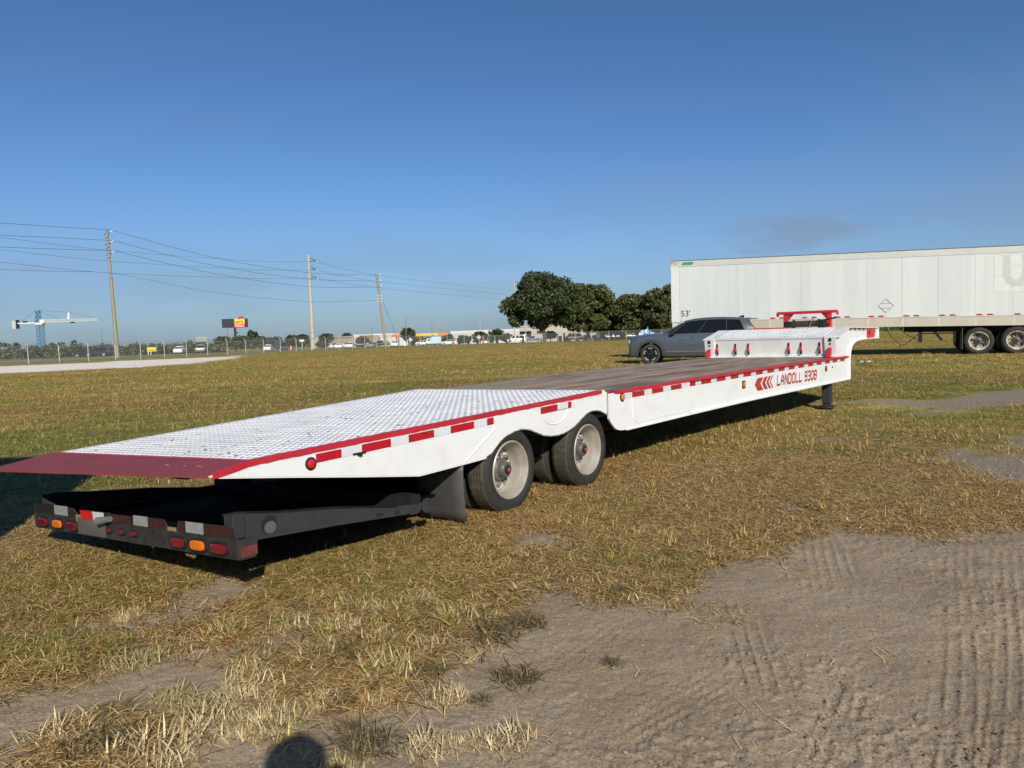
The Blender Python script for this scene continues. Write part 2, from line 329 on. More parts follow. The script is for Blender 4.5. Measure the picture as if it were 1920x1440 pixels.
def make_ground():
    th = np.concatenate([np.arange(-55, 55, .115), np.arange(55, 305, 2.5)])
    rad = [.02, .4, .8, 1.2, 1.5, 1.7, 1.85]
    while rad[-1] < 7: rad.append(rad[-1]*1.0046)
    while rad[-1] < 40: rad.append(rad[-1]*1.013)
    while rad[-1] < 4500: rad.append(rad[-1]*1.07)
    rad = np.array(rad); T, RR = np.meshgrid(np.radians(th), rad)
    x = (np.sin(T)*RR).ravel(); y = (np.cos(T)*RR).ravel()
    grass, grav, pale = ground_fields(x, y)
    z = ground_height(x, y, grass, grav)
    nt_, nr = len(th), len(rad); n = nt_*nr
    me = bpy.data.meshes.new('ground'); me.vertices.add(n)
    me.vertices.foreach_set('co', np.stack([x, y, z], 1).ravel())
    i = np.arange(nr-1)[:, None]*nt_; j = np.arange(nt_)[None, :]; j2 = (j+1) % nt_
    q = np.stack([i+j, i+j2, i+nt_+j2, i+nt_+j], -1).reshape(-1, 4)[:, ::-1]
    m = len(q); me.loops.add(m*4); me.loops.foreach_set('vertex_index', q.ravel().astype(np.int32))
    me.polygons.add(m); me.polygons.foreach_set('loop_start', np.arange(0, m*4, 4, dtype=np.int32))
    me.polygons.foreach_set('use_smooth', np.ones(m, bool)); me.update()
    for nm, arr in (('grass', grass), ('grav', grav), ('pale', pale)):
        me.attributes.new(nm, 'FLOAT', 'POINT').data.foreach_set('value', arr.astype(np.float32))
    me.validate()
    o = bpy.data.objects.new('ground', me); COL.objects.link(o); tag(o, kind='structure'); return o
def ground_mat():
    m = bpy.data.materials.new('field_ground'); m.use_nodes = True; t = m.node_tree; b = t.nodes['Principled BSDF']; l = t.links.new
    tcn = nd(t, 'ShaderNodeTexCoord')
    def noise(sc, det=6, rough=.6, st=None):
        n = nd(t, 'ShaderNodeTexNoise'); n.inputs['Scale'].default_value = sc; n.inputs['Detail'].default_value = det; n.inputs['Roughness'].default_value = rough
        if st:
            p = nd(t, 'ShaderNodeMapping'); p.inputs['Scale'].default_value = st; l(tcn.outputs['Object'], p.inputs[0]); l(p.outputs[0], n.inputs['Vector'])
        else: l(tcn.outputs['Object'], n.inputs['Vector'])
        return n
    def ramp(src, stops):
        r = nd(t, 'ShaderNodeValToRGB'); e = r.color_ramp.elements
        while len(e) < len(stops): e.new(.5)
        for k, (p, c) in enumerate(stops): e[k].position = p; e[k].color = (*c, 1)
        l(src, r.inputs[0]); return r
    def mix(f, a, c, mode='MIX'):
        x = nd(t, 'ShaderNodeMix', data_type='RGBA', blend_type=mode)
        if isinstance(f, float): x.inputs[0].default_value = f
        else: l(f, x.inputs[0])
        l(a, x.inputs[6]); l(c, x.inputs[7]); return x.outputs[2]
    A = {}
    for k in ('grass', 'grav', 'pale'):
        a = nd(t, 'ShaderNodeAttribute'); a.attribute_name = k; A[k] = a.outputs['Fac']
    dirt = ramp(noise(1.3, 8, .65).outputs['Fac'], [(.3, (.245,.19,.129)), (.5, (.31,.245,.171)), (.72, (.38,.305,.218))]).outputs[0]
    spk = ramp(noise(95, 3, .7).outputs['Fac'], [(.34, (.38,.37,.36)), (.46, (.92,.92,.92)), (.58, (1.05,1.04,1.03)), (.74, (1.6,1.55,1.48))]).outputs[0]
    dirt = mix(.8, dirt, spk, 'MULTIPLY')
    gr = ramp(noise(60, 4, .7).outputs['Fac'], [(.3, (.12,.10,.078)), (.55, (.26,.22,.172)), (.75, (.42,.365,.29))]).outputs[0]
    dirt = mix(A['grav'], dirt, gr)
    thatch = ramp(noise(42, 5, .75, (1, 1, 1)).outputs['Fac'], [(.3, (.085,.052,.019)), (.5, (.21,.138,.055)), (.7, (.42,.30,.135))]).outputs[0]  # thatch floor; its darker tones also paint in shading depth beneath the blades
    field = ramp(noise(.16, 6, .62, (1, 2.4, 1)).outputs['Fac'], [(.32, (.135,.17,.028)), (.46, (.195,.195,.038)), (.55, (.28,.232,.058)), (.68, (.44,.345,.125))]).outputs[0]
    fz = ramp(noise(5.5, 5, .7, (1, 1.8, 1)).outputs['Fac'], [(.3, (.62,.64,.58)), (.5, (1,1,1)), (.7, (1.35,1.28,1.15))]).outputs[0]
    field = mix(.9, field, fz, 'MULTIPLY')
    far = nd(t, 'ShaderNodeVectorMath', operation='LENGTH'); l(tcn.outputs['Object'], far.inputs[0])
    fr = nd(t, 'ShaderNodeMapRange'); fr.inputs['From Min'].default_value = 6; fr.inputs['From Max'].default_value = 16; l(far.outputs['Value'], fr.inputs['Value'])
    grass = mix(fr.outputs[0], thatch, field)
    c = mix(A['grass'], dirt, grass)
    pal = ramp(noise(2.0, 6, .7, (1, 1.5, 1)).outputs['Fac'], [(.3, (.45,.38,.29)), (.45, (.78,.70,.60)), (.7, (.88,.82,.73))]).outputs[0]
    c = mix(A['pale'], c, pal)
    l(c, b.inputs['Base Color']); b.inputs['Roughness'].default_value = .95; b.inputs['Specular IOR Level'].default_value = .15
    bp = nd(t, 'ShaderNodeBump'); bp.inputs['Strength'].default_value = .4; bp.inputs['Distance'].default_value = .006
    l(noise(120, 4, .7).outputs['Fac'], bp.inputs['Height'])
    bp2 = nd(t, 'ShaderNodeBump'); bp2.inputs['Strength'].default_value = .5; bp2.inputs['Distance'].default_value = .03
    l(noise(7, 5, .7).outputs['Fac'], bp2.inputs['Height']); l(bp.outputs[0], bp2.inputs['Normal'])
    l(bp2.outputs[0], b.inputs['Normal'])
    return m
ground = make_ground(); ground.data.materials.append(ground_mat())

# roads beyond the fence
FD = Vector((.454, .891, 0)); FN = Vector((-.891, .454, 0)); F0 = Vector((-54.6, 87, 0))
ASPH = mat('asphalt', (.15,.148,.145), .85, col2=(.11,.108,.106), scale=.4, bump=.1)
PAINT = mat('road_paint', (.7,.68,.6), .7)
def strip(name, o0, o1, k0, k1, z, m, **kw):
    b = MB(); rows = []
    for k in np.linspace(k0, k1, 60):
        p = F0+FD*k
        rows.append([tuple(p+FN*o0+Vector((0,0,z+gzf(*(p+FN*o0)[:2])))), tuple(p+FN*o1+Vector((0,0,z+gzf(*(p+FN*o1)[:2]))))])
    b.grid(rows); return b.build(name, m, recalc=False, **kw)
strip('service_road', 7, 17, -60, 150, .02, ASPH, kind='structure')
strip('highway', 42, 62, -120, 420, .03, ASPH, kind='structure')
for k_, off in enumerate((43, 61)):
    strip('road_edge_line', off-.1, off+.15, -120, 420, .036, PAINT, kind='structure')
# ------------------------------------------------------------------ step-deck equipment trailer
# local frame: x = forward along the trailer (0 = rear axle), y = to its left (0 = right face), z = up
TW = 2.64
def kw_(s):
    if s < 1.6: return .013+.037*min(1.2, (1.6-s)/4.2)
    return .013*max(0, 1-(s-1.6)/8)
def warp(x, y, z): return (x, y*(1+.045*min(1, max(0, (x-2)/8))), z-kw_(x)*y)          # the trailer stands racked: its rear left corner hangs lower
TR = empty('equipment_trailer', (-.02, 6.382, 0), R(53), 'long white step-deck trailer with red edges and lettered side, tail ramp folded', 'trailer')
def tb(b, name, m, parent=None, **kw): return b.build(name, m, parent or TR, warp=warp, **kw)
def zt(s): return .80+.103*(s+2.48)/4.08                # tail deck top
def cat(pts, n=5):                                       # smooth curve through points
    P = [pts[0]]+list(pts)+[pts[-1]]; out = []
    for i in range(1, len(P)-2):
        for k in range(n):
            t = k/n
            out.append(tuple(.5*((2*P[i][j])+(-P[i-1][j]+P[i+1][j])*t+(2*P[i-1][j]-5*P[i][j]+4*P[i+1][j]-P[i+2][j])*t*t+(-P[i-1][j]+3*P[i][j]-3*P[i+1][j]+P[i+2][j])*t**3) for j in (0, 1)))
    return out+[tuple(pts[-1])]
ARCH = cat([(-.34,.505),(-.27,.525),(-.19,.575),(-.08,.632),(.03,.662),(.15,.672),(.27,.653),(.40,.605),(.55,.565),(.68,.553),(.84,.562),(1.01,.61),(1.15,.672),(1.26,.708),(1.37,.713),(1.48,.695),(1.585,.655)], 4)
TAILP = [(-2.76,.758),(-2.69,.74),(-2.24,.67),(-1.74,.588),(-1.11,.49),(-.68,.497)]+ARCH+[(1.60,.70),(1.605,.86),(1.59,.885),(1.55,.898)]+[(s, zt(s)-.012) for s in (1.2,.4,-.6,-1.6,-2.4,-2.6)]
for y0, y1 in ((0, .022), (TW-.022, TW)):
    side = tb(MB().prism(TAILP, y0, y1), 'tail_side_panel', WHITE)
    yo = -.004 if y0 == 0 else TW+.004
    fl = MB()                                            # folded lower lip
    for a, b_ in zip(TAILP[:6], TAILP[1:7]):
        yy0, yy1 = (0.0, .09) if y0 == 0 else (TW-.09, TW)
        fl.hexa([(a[0],yy0,a[1]-.008),(b_[0],yy0,b_[1]-.008),(b_[0],yy1,b_[1]-.008),(a[0],yy1,a[1]-.008)], [(a[0],yy0,a[1]-.001),(b_[0],yy0,b_[1]-.001),(b_[0],yy1,b_[1]-.001),(a[0],yy1,a[1]-.001)])
    tb(fl, 'lower_lip', WHITE, side)
    tb(MB().tube([(-.22,yo+.003,.765),(-.225,yo+.003,.72),(-.60,yo+.003,.515)], .007, 6), 'weld_bead', WHITE, side, smooth=True)
    arc = [(.66+.21*math.cos(t), yo+.003, .80-.135*math.sin(t)) for t in np.linspace(-.1, math.pi*1.02, 24)]
    tb(MB().tube(arc, .006, 6), 'weld_bead', WHITE, side, smooth=True)
    aw = MB()                                            # rolled wheel-arch edge
    yy = (.0, .16) if y0 == 0 else (TW-.16, TW)
    for a, b_ in zip(ARCH[:-1], ARCH[1:]):
        aw.hexa([(a[0],yy[0],a[1]-.002),(b_[0],yy[0],b_[1]-.002),(b_[0],yy[1],b_[1]-.002),(a[0],yy[1],a[1]-.002)], [(a[0],yy[0],a[1]+.010),(b_[0],yy[0],b_[1]+.010),(b_[0],yy[1],b_[1]+.010),(a[0],yy[1],a[1]+.010)])
    tb(aw, 'arch_lip', BLACK, side)
# tail deck plate and its raised grip pattern
d = MB(); rows_s = np.linspace(-2.48, 1.6, 18)
for a, b_ in zip(rows_s[:-1], rows_s[1:]):
    d.hexa([(a,.024,zt(a)-.03),(b_,.024,zt(b_)-.03),(b_,TW-.024,zt(b_)-.03),(a,TW-.024,zt(a)-.03)], [(a,.024,zt(a)),(b_,.024,zt(b_)),(b_,TW-.024,zt(b_)),(a,TW-.024,zt(a))])
deck = tb(d, 'tail_deck', DECKW)
lug = MB(); i = 0; s = -2.43
while s < 1.57:
    t = .10+(.033 if i % 2 else 0)
    while t < TW-.1:
        z = zt(s); a = .021; w = .0075; h = .0032
        c, sn = (math.cos(.75), math.sin(.75)) if i % 2 else (math.cos(-.75), math.sin(-.75))
        P = lambda u, v, zz: (s+u*c-v*sn, t+u*sn+v*c, z+zz)
        lug.add([P(-a,-w,0),P(a,-w,0),P(a,w,0),P(-a,w,0),P(-a*.75,-w*.5,h),P(a*.75,-w*.5,h),P(a*.75,w*.5,h),P(-a*.75,w*.5,h)], [[4,5,6,7],[0,1,5,4],[1,2,6,5],[2,3,7,6],[3,0,4,7]])
        t += .066
    s += .040; i += 1
tb(lug, 'grip_pattern', DECKW, deck, kind='stuff')
# red painted edges, brushed on by hand: ragged inner border
def edge_strip(s0, s1, zf, yside, m, name, width=.040, down=.024, parent=None, lift=.009):
    n = int((s1-s0)/.045)+2; b = MB(); ss_ = np.linspace(s0, s1, n); sg = 1 if yside == 0 else -1
    top = []; rows = []
    for s_ in ss_:
        wv = width+rnd.uniform(-.008, .014); z = zf(s_)
        rows.append([(s_, yside+sg*wv, z+lift-.004), (s_, yside+sg*(wv-.004), z+lift), (s_, yside-sg*.006, z+lift), (s_, yside-sg*.006, z-down-rnd.uniform(0, .005)), (s_, yside+sg*.001, z-down)])
    b.grid(rows); return tb(b, name, m, parent)
for ys in (0,):
    edge_strip(-2.74, 1.5, lambda s: zt(s) if s > -2.48 else zt(-2.48)-(-2.48-s)*.16, ys, REDSCR, 'red_edge_rail')
# hinged rear flap
fp = MB(); fp.hexa([(-2.77,0,.746),(-2.48,0,.787),(-2.48,TW,.787),(-2.93,TW,.735)], [(-2.77,0,.760),(-2.48,0,.803),(-2.48,TW,.803),(-2.93,TW,.749)])
flap = tb(fp, 'rear_flap', FLAPM)
fe = MB(); rows = []
for t in np.linspace(.03, TW-.03, 60): rows.append([(-2.50+rnd.uniform(-.008,.008), t, .8035-.0029+.001), (-2.465+rnd.uniform(-.006,.006), t, .806)])
tb(fe.grid(rows), 'red_border', RED, flap)
for t, w_ in ((.30,.06), (.46,.035), (.66,.05), (1.75,.05), (1.98,.03), (2.12,.045)):
    zc_ = .7815-.0005*t*4
    tb(MB().add([(-2.645,t-w_,zc_+.001),(-2.632,t+w_*.4,zc_+.0028),(-2.618,t+w_,zc_+.0048),(-2.632,t-w_*.3,zc_+.0028)], [[0,1,2,3]]), 'paint_scrape', mat('bare_scrape', (.5,.40,.33), .5), flap)
# frame members under the tail
tf = MB()
for t in (.5, TW-.62): tf.box(-2.1, 1.55, t, t+.12, .66, .775)
for s_ in np.arange(-2.3, 1.5, .42): tf.box(s_, s_+.06, .03, TW-.03, zt(s_)-.12, zt(s_)-.033)
tb(tf, 'tail_crossmembers', BLACK)
# reflective tape on the tail side
tb_ = [-2.03,-1.82,-1.65,-1.38,-1.21,-.94,-.76,-.48,-.32,-.23]
def tape(s0, s1, zf, m, h=.056, y=0, par=None, th=.0025):
    b = MB(); n = max(2, int((s1-s0)/.1)+1); rows = []
    for s_ in np.linspace(s0, s1, n):
        z = zf(s_); rows.append([(s_, y-th-.0005, z-h), (s_, y-th-.0005, z)])
    return tb(b.grid(rows), 'reflective_tape', m, par)
ztape = lambda s: zt(s)-.036
for i in range(9):
    tape(tb_[i]+.002, tb_[i+1]-.002, ztape, TRED if i % 2 == 0 else TWHT)
for i, (a, b_) in enumerate(((.43,.69),(.69,.87),(.87,.93))): tape(a+.002, b_-.002, ztape, TRED if i != 1 else TWHT, y=-.008)
def round_lamp(s, z, r, lens, y=0, ring=BLACK, par=None, off=0):
    fn = lambda a, b, c: (s+a, y-off+c, z+b)
    o = tb(MB().lathe([(r*1.28, .0), (r*1.28, -.008), (r*1.0, -.010), (r*.95, -.004), (.0, -.004)], 20, fn), 'marker_lamp', ring, par, smooth=True)
    tb(MB().lathe([(r*.97, -.003), (r*.9, -.012), (r*.5, -.018), (.0005, -.02)], 20, fn), 'lens', lens, o, smooth=True); return o
round_lamp(-2.07, .722, .032, LREDB)
hk = MB().box(-1.73,-1.62,-.014,.0,.728,.737).tube([(-1.69,-.012,.728),(-1.66,-.012,.718)], .011, 6)
tb(hk, 'tie_hook', BLACK)
# hinge block between tail and main deck
hb = MB().box(1.612,1.655,.01,.10,.79,.86); tb(hb, 'hinge_block', mat('rusty_tan', (.42,.30,.16), .6), bevel=.008)
tb(MB().box(1.606,1.612,.0,.08,.79,.862), 'hinge_shadow_plate', BLACK)  # black plate standing in for the shadow in the hinge gap

# ---- main deck
ztop = lambda s: float(np.interp(s, [1.6,3.6,5.5,8,11.3], [.872,.882,.885,.875,.86]))
zbot = lambda s: float(np.interp(s, [1.9,3.6,5.5,11.4], [.462,.462,.456,.395]))
rear_plate = cat([(1.655,.862),(1.645,.80),(1.64,.62)],2)+cat([(1.64,.61),(1.70,.545),(1.78,.49),(1.88,.465),(1.98,.460)],4)
for ysd in (0, 1):
    Y = (lambda a: a) if ysd == 0 else (lambda a: TW-a)
    pl = rear_plate+[(s_, zbot(s_)) for s_ in (2.4,3.0,3.6)]+[(s_, ztop(s_)-.012) for s_ in (3.6,3.0,2.4,1.80,1.70)]
    bm_ = tb(MB().prism(pl, Y(-.0), Y(.02)), 'side_beam_rear', WHITE)
    web = [(s_, zbot(s_)+.006) for s_ in np.linspace(3.603, 11.36, 9)]+[(s_, ztop(s_)-.012) for s_ in np.linspace(11.36, 3.603, 9)]
    tb(MB().prism(web, Y(.028), Y(.042)), 'side_beam_web', WHITE)
    fl = MB(); ns = np.linspace(2.0, 11.36, 14)
    for a, b_ in zip(ns[:-1], ns[1:]):
        fl.hexa([(a,Y(-.012),zbot(a)-.012),(b_,Y(-.012),zbot(b_)-.012),(b_,Y(.16),zbot(b_)-.012),(a,Y(.16),zbot(a)-.012)], [(a,Y(-.012),zbot(a)+.005),(b_,Y(-.012),zbot(b_)+.005),(b_,Y(.16),zbot(b_)+.005),(a,Y(.16),zbot(a)+.005)])
    tb(fl, 'lower_flange', WHITE, bevel=.003)
    tb(MB().tube([(2.12,Y(-.002),.79),(2.14,Y(-.002),.56),(2.22,Y(-.002),.51),(3.59,Y(-.002),.512)], .004, 6), 'weld_bead', WHITE, bm_)
    if ysd == 0: edge_strip(1.80, 11.28, ztop, Y(0), RED, 'red_rub_rail', width=.085, down=.026, lift=.004)
    rr = MB()                                            # rub-rail core standing proud of the web
    for a, b_ in zip(np.linspace(1.75, 11.25, 14)[:-1], np.linspace(1.75, 11.25, 14)[1:]):
        rr.hexa([(a,Y(-.003),ztop(a)-.024),(b_,Y(-.003),ztop(b_)-.024),(b_,Y(.1),ztop(b_)-.024),(a,Y(.1),ztop(a)-.024)], [(a,Y(-.003),ztop(a)),(b_,Y(-.003),ztop(b_)),(b_,Y(.1),ztop(b_)),(a,Y(.1),ztop(a))])
    tb(rr, 'rub_rail_core', RED if ysd == 0 else mat('worn_grey_rail', (.20,.17,.15), .8))
t1 = [1.98,2.13,2.41,2.59,2.87,3.07,3.36,3.55]
zd1 = lambda s: ztop(s)-.034
for i in range(7): tape(t1[i]+.003, t1[i+1]-.003, zd1, TWHT if i % 2 == 0 else TRED)
t2 = [3.61,3.82,4.0,4.31,4.5,4.8,4.99,5.28,5.47,5.77,5.98,6.27,6.48,6.78,7.0,7.29,7.51,7.82,8.03,8.33,8.58,8.88,9.1,9.41,9.65,9.95,10.17,10.48,10.72,11.05]
for i in range(29): tape(t2[i]+.003, t2[i+1]-.003, zd1, TRED if i % 2 == 0 else TWHT, y=.027)
round_lamp(1.915, .806, .036, LAMB)
o = round_lamp(5.48, .688, .045, LAMB, y=.026); 
tb(MB().box(5.42,5.54,.018,.026,.635,.74), 'lamp_mount', BLACK, bevel=.006)
round_lamp(9.69, .69, .04, LAMB, y=.026, off=.01); round_lamp(10.13, .692, .012, DARK, y=.026)
# planks with red steel strips between them
edges_t = np.linspace(.09, TW-.09, 12); strips_at = (4, 7)
for i in range(11):
    a, b_ = edges_t[i]+.005, edges_t[i+1]-.005
    if i in strips_at: a += .045
    m = MB(); sc_ = np.linspace(1.66, 10.6, 10); dz = rnd.uniform(-.006, .003)
    for u, v in zip(sc_[:-1], sc_[1:]):
        zu, zv = ztop(u)-.001+dz, ztop(v)-.001+dz
        m.hexa([(u,a,zu-.04),(v,a,zv-.04),(v,b_,zv-.04),(u,b_,zu-.04)], [(u,a,zu),(v,a,zv),(v,b_,zv),(u,b_,zu)])
    tb(m, 'plank', PLANK)
    if i in strips_at:
        m = MB(); c0 = edges_t[i]+.004
        for u, v in zip(sc_[:-1], sc_[1:]):
            m.hexa([(u,c0,ztop(u)-.03),(v,c0,ztop(v)-.03),(v,c0+.038,ztop(v)-.03),(u,c0+.038,ztop(u)-.03)], [(u,c0,ztop(u)+.004),(v,c0,ztop(v)+.004),(v,c0+.038,ztop(v)+.004),(u,c0+.038,ztop(u)+.004)])
        tb(m, 'deck_strip', mat('scuffed_red_strip', (.36,.06,.05), .7, col2=(.27,.22,.17), scale=7, thr=(.48,.62), stretch=(.5,6,6)))
sill = MB().box(1.63,1.665,.03,TW-.03,.84,ztop(1.65)+.002); tb(sill, 'deck_end_sill', mat('worn_steel_edge', (.35,.34,.33), .5))
cm = MB()
for s_ in np.arange(2.0, 10.8, .55): cm.box(s_, s_+.08, .05, TW-.05, .70, .828)
for t in (.55, TW-.65): cm.box(1.8, 11.2, t, t+.1, .60, .72)
tb(cm, 'deck_crossmembers', BLACK)
# lettering
def strokes(txt, h, w, gap, th, shear):
    G = {'L': [[(0,1),(0,0),(1,0)]], 'A': [[(0,0),(0,.55),(.5,1),(1,.55),(1,0)],[(0,.38),(1,.38)]], 'N': [[(0,0),(0,1),(1,0),(1,1)]], 'D': [[(0,0),(0,1),(.72,1),(1,.8),(1,.2),(.72,0),(0,0)]],
         'O': [[(.22,0),(0,.16),(0,.84),(.22,1),(.78,1),(1,.84),(1,.16),(.78,0),(.22,0)]], '9': [[(.1,0),(.75,0),(1,.2),(1,1),(.2,1),(0,.84),(0,.52),(1,.52)]], '3': [[(0,1),(.8,1),(1,.85),(1,.6),(.8,.52),(.3,.52)],[(.8,.52),(1,.42),(1,.15),(.8,0),(0,0)]],
         '0': [[(.22,0),(0,.16),(0,.84),(.22,1),(.78,1),(1,.84),(1,.16),(.78,0),(.22,0)]], 'B': [[(0,0),(0,1),(.75,1),(1,.86),(1,.62),(.75,.52),(0,.52)],[(.75,.52),(1,.42),(1,.14),(.75,0),(0,0)]], 'U': [[(0,1),(0,.3),(.14,.1),(.34,0),(.66,0),(.86,.1),(1,.3),(1,1)]]}
    out = []; x = 0
    for ch in txt:
        if ch == ' ': x += gap*1.2+w*.35; continue
        for line in G[ch]:
            for (a, b), (c, d_) in zip(line[:-1], line[1:]):
                p = Vector((x+a*w, b*h)); q = Vector((x+c*w, d_*h)); e = (q-p).normalized(); n = Vector((-e.y, e.x))*th/2; p2 = p-e*th*.42; q2 = q+e*th*.42
                out.append([(v.x+shear*v.y, v.y) for v in (p2-n, q2-n, q2+n, p2+n)])
        x += w+gap
    return out, x-gap
txt, wid = strokes('LANDOLL 930B', .146, .128, .062, .036, .18)
lt = MB()
for i, q in enumerate(txt):
    yy = .0272-.0004*(i % 5)
    lt.add([(6.93+a, yy, .578+b-.0175*a) for a, b in q], [[0,1,2,3]])
LETTER = mat('red_lettering', (.42,.03,.03), .5)
tb(lt, 'lettering', LETTER, label='red italic lettering along the white side beam')
ch = MB(); x0 = 5.93; zc = .64; hh = .088
for i, w_ in enumerate((.26, .15, .10, .055)):
    ch.add([(x0,.0268,zc+.012),(x0+.12,.0268,zc+hh+.012),(x0+.12+w_,.0268,zc+hh+.012),(x0+w_*.93,.0268,zc+.012),(x0+.12+w_,.0268,zc-hh),(x0+.12,.0268,zc-hh)], [[0,1,2,3],[0,3,4,5]])
    x0 += w_+.045
tb(ch, 'chevron_emblem', LETTER, label='four red chevrons narrowing forward')

# ---- gooseneck
GC = cat([(11.36,.39),(11.37,.60),(11.38,.82),(11.43,.95),(11.53,1.05),(11.72,1.12),(12.0,1.155),(12.44,1.172),(13.2,1.178),(14.02,1.168)], 4)
for ysd in (0, 1):
    Y = (lambda a: a) if ysd == 0 else (lambda a: TW-a)
    web = [(10.62,.84)]+[(10.55,1.25),(11.42,1.432),(14.02,1.392)]+GC[::-1]+[(10.62,.42)]
    tb(MB().prism(web, Y(.045), Y(.06)), 'gooseneck_side', WHITE)
    fl = MB()
    for a, b_ in zip(GC[:-1], GC[1:]):
        e = Vector((b_[0]-a[0], b_[1]-a[1])).normalized(); n = (e.y*.016, -e.x*.016)
        fl.hexa([(a[0],Y(-.01),a[1]),(b_[0],Y(-.01),b_[1]),(b_[0],Y(.22),b_[1]),(a[0],Y(.22),a[1])], [(a[0]+n[0],Y(-.01),a[1]+n[1]),(b_[0]+n[0],Y(-.01),b_[1]+n[1]),(b_[0]+n[0],Y(.22),b_[1]+n[1]),(a[0]+n[0],Y(.22),a[1]+n[1])])
    tb(fl, 'gooseneck_flange', WHITE, smooth=True)
    tl = MB()
    for a, b_ in (((10.53,1.255),(11.42,1.437)),((11.42,1.437),(14.03,1.397))):
        tl.hexa([(a[0],Y(-.005),a[1]-.012),(b_[0],Y(-.005),b_[1]-.012),(b_[0],Y(.12),b_[1]-.012),(a[0],Y(.12),a[1]-.012)], [(a[0],Y(-.005),a[1]+.006),(b_[0],Y(-.005),b_[1]+.006),(b_[0],Y(.12),b_[1]+.006),(a[0],Y(.12),a[1]+.006)])
    tb(tl, 'upper_lip', WHITE)
for (a, b_, m_) in ((10.62,10.82,TRED),(10.98,11.2,TRED),(11.2,11.4,TRED)):
    f_ = lambda s: 1.25+(s-10.55)*.21-.014
    tape(a, b_, f_, m_, y=.044, h=.04)
for i in range(8):
    a = 11.5+i*.19; f_ = lambda s: 1.418-(s-11.5)*.0155
    tape(a, a+.185, f_, TRED if i % 2 == 0 else TWHT, y=.044, h=.05)
# riser face, sloped and flat upper deck
rz = MB(); rz.hexa([(10.64,.06,.84),(10.70,.06,.84),(10.70,TW-.03,.84),(10.64,TW-.03,.84)], [(10.57,.06,1.252),(10.63,.06,1.252),(10.63,TW-.03,1.252),(10.57,TW-.03,1.252)])
riser = tb(rz, 'riser_plate', WHITE2, bevel=.01)
us = MB(); us.hexa([(10.56,.115,1.235),(11.42,.115,1.41),(11.42,TW-.115,1.41),(10.56,TW-.115,1.235)], [(10.555,.115,1.262),(11.42,.115,1.441),(11.42,TW-.115,1.441),(10.555,TW-.115,1.262)])
us.hexa([(11.42,.115,1.41),(14.0,.115,1.37),(14.0,TW-.115,1.37),(11.42,TW-.115,1.41)], [(11.42,.115,1.441),(14.0,.115,1.401),(14.0,TW-.115,1.401),(11.42,TW-.115,1.441)])
udeck = tb(us, 'upper_deck', DECKW)
rg = MB(); t = .30
while t < TW-.28:
    rg.hexa([(10.66,t-.012,1.2795),(11.38,t-.012,1.428),(11.38,t+.012,1.428),(10.66,t+.012,1.2795)], [(10.665,t-.006,1.2925),(11.375,t-.006,1.4415),(11.375,t+.006,1.4415),(10.665,t+.006,1.2925)])
    for s_ in np.arange(11.5, 13.9, .3): 
        z = 1.441-(s_-11.42)*.0155; rg.hexa([(s_,t-.012,z-.002),(s_+.2,t-.012,z-.005),(s_+.2,t+.012,z-.005),(s_,t+.012,z-.002)], [(s_+.005,t-.006,z+.004),(s_+.195,t-.006,z+.001),(s_+.195,t+.006,z+.001),(s_+.005,t+.006,z+.004)])
    t += .075
tb(rg, 'grip_ridges', DECKW, udeck, kind='stuff')
tb(MB().box(10.52,10.70,.06,TW-.06,ztop(10.6)+.003,ztop(10.6)+.03), 'riser_foot_strip', WHITE2, bevel=.006)
for c0, c1 in ((.06,.27),(TW-.23,TW-.02)):
    cap = MB(); cap.hexa([(10.60,c0,.875),(10.66,c0,.875),(10.66,c1,.875),(10.60,c1,.875)], [(10.53,c0,1.268),(10.6,c0,1.285),(10.6,c1,1.285),(10.53,c1,1.268)])
    e_ = tb(cap, 'riser_end_cap', WHITE2, bevel=.008)
    ym = (c0+c1)/2
    tb(MB().box(10.53,10.57,ym-.028,ym+.02,1.175,1.235), 'slot', DARK, e_); tb(MB().box(10.54,10.58,ym-.022,ym+.01,1.115,1.14), 'slot', DARK, e_)
    gs = MB().prism([(10.36,ztop(10.4)+.006),(10.57,ztop(10.5)+.006),(10.545,ztop(10.5)+.19)], ym-.03, ym+.03)
    tb(gs, 'corner_gusset', RED)
for yy in (2.36, 1.98, 1.72, .93, .70, .36):
    zc = 1.05
    tb(MB().box(10.575,10.62,yy-.013,yy+.013,zc-.12,zc+.11), 'tie_slot', DARK, riser)
    tg = MB(); tg.add([(10.60,yy-.016,zc+.10),(10.60,yy+.016,zc+.10),(10.545,yy-.011,zc-.045),(10.545,yy+.011,zc-.045),(10.60,yy-.012,zc-.07),(10.60,yy+.012,zc-.07)], [[0,1,3,2],[2,3,5,4],[0,2,4],[1,5,3]])
    tb(tg, 'tie_tab', RED, riser)
tb(MB().hexa([(11.55,1.18,1.43),(11.72,1.18,1.43),(11.72,2.05,1.43),(11.55,2.05,1.43)], [(11.56,1.20,1.468),(11.71,1.20,1.466),(11.71,2.03,1.466),(11.56,2.03,1.468)]), 'red_stop_bar', RED)
# red winch guard frame
wf = MB()
fr = tb(MB().box(13.13,13.27,.66,1.94,1.765,1.83), 'winch_guard', RED, bevel=.012, label='red bar across two posts over the winch')
for t in (.84, 1.76):
    tb(MB().box(13.15,13.25,t-.055,t+.04,1.40,1.766), 'guard_post', RED, fr, bevel=.01)
    sg = 1 if t < 1.3 else -1; e0 = t+.05 if sg > 0 else t-.07
    tb(MB().prism([(e0, 1.766), (e0+sg*.10, 1.766), (e0, 1.64)], 13.17, 13.23, 'x'), 'gusset', RED, fr)
for t in (.66, 1.94): tb(MB().box(13.14,13.26,t-.012,t+.012,1.715,1.80), 'end_hook', RED, fr)
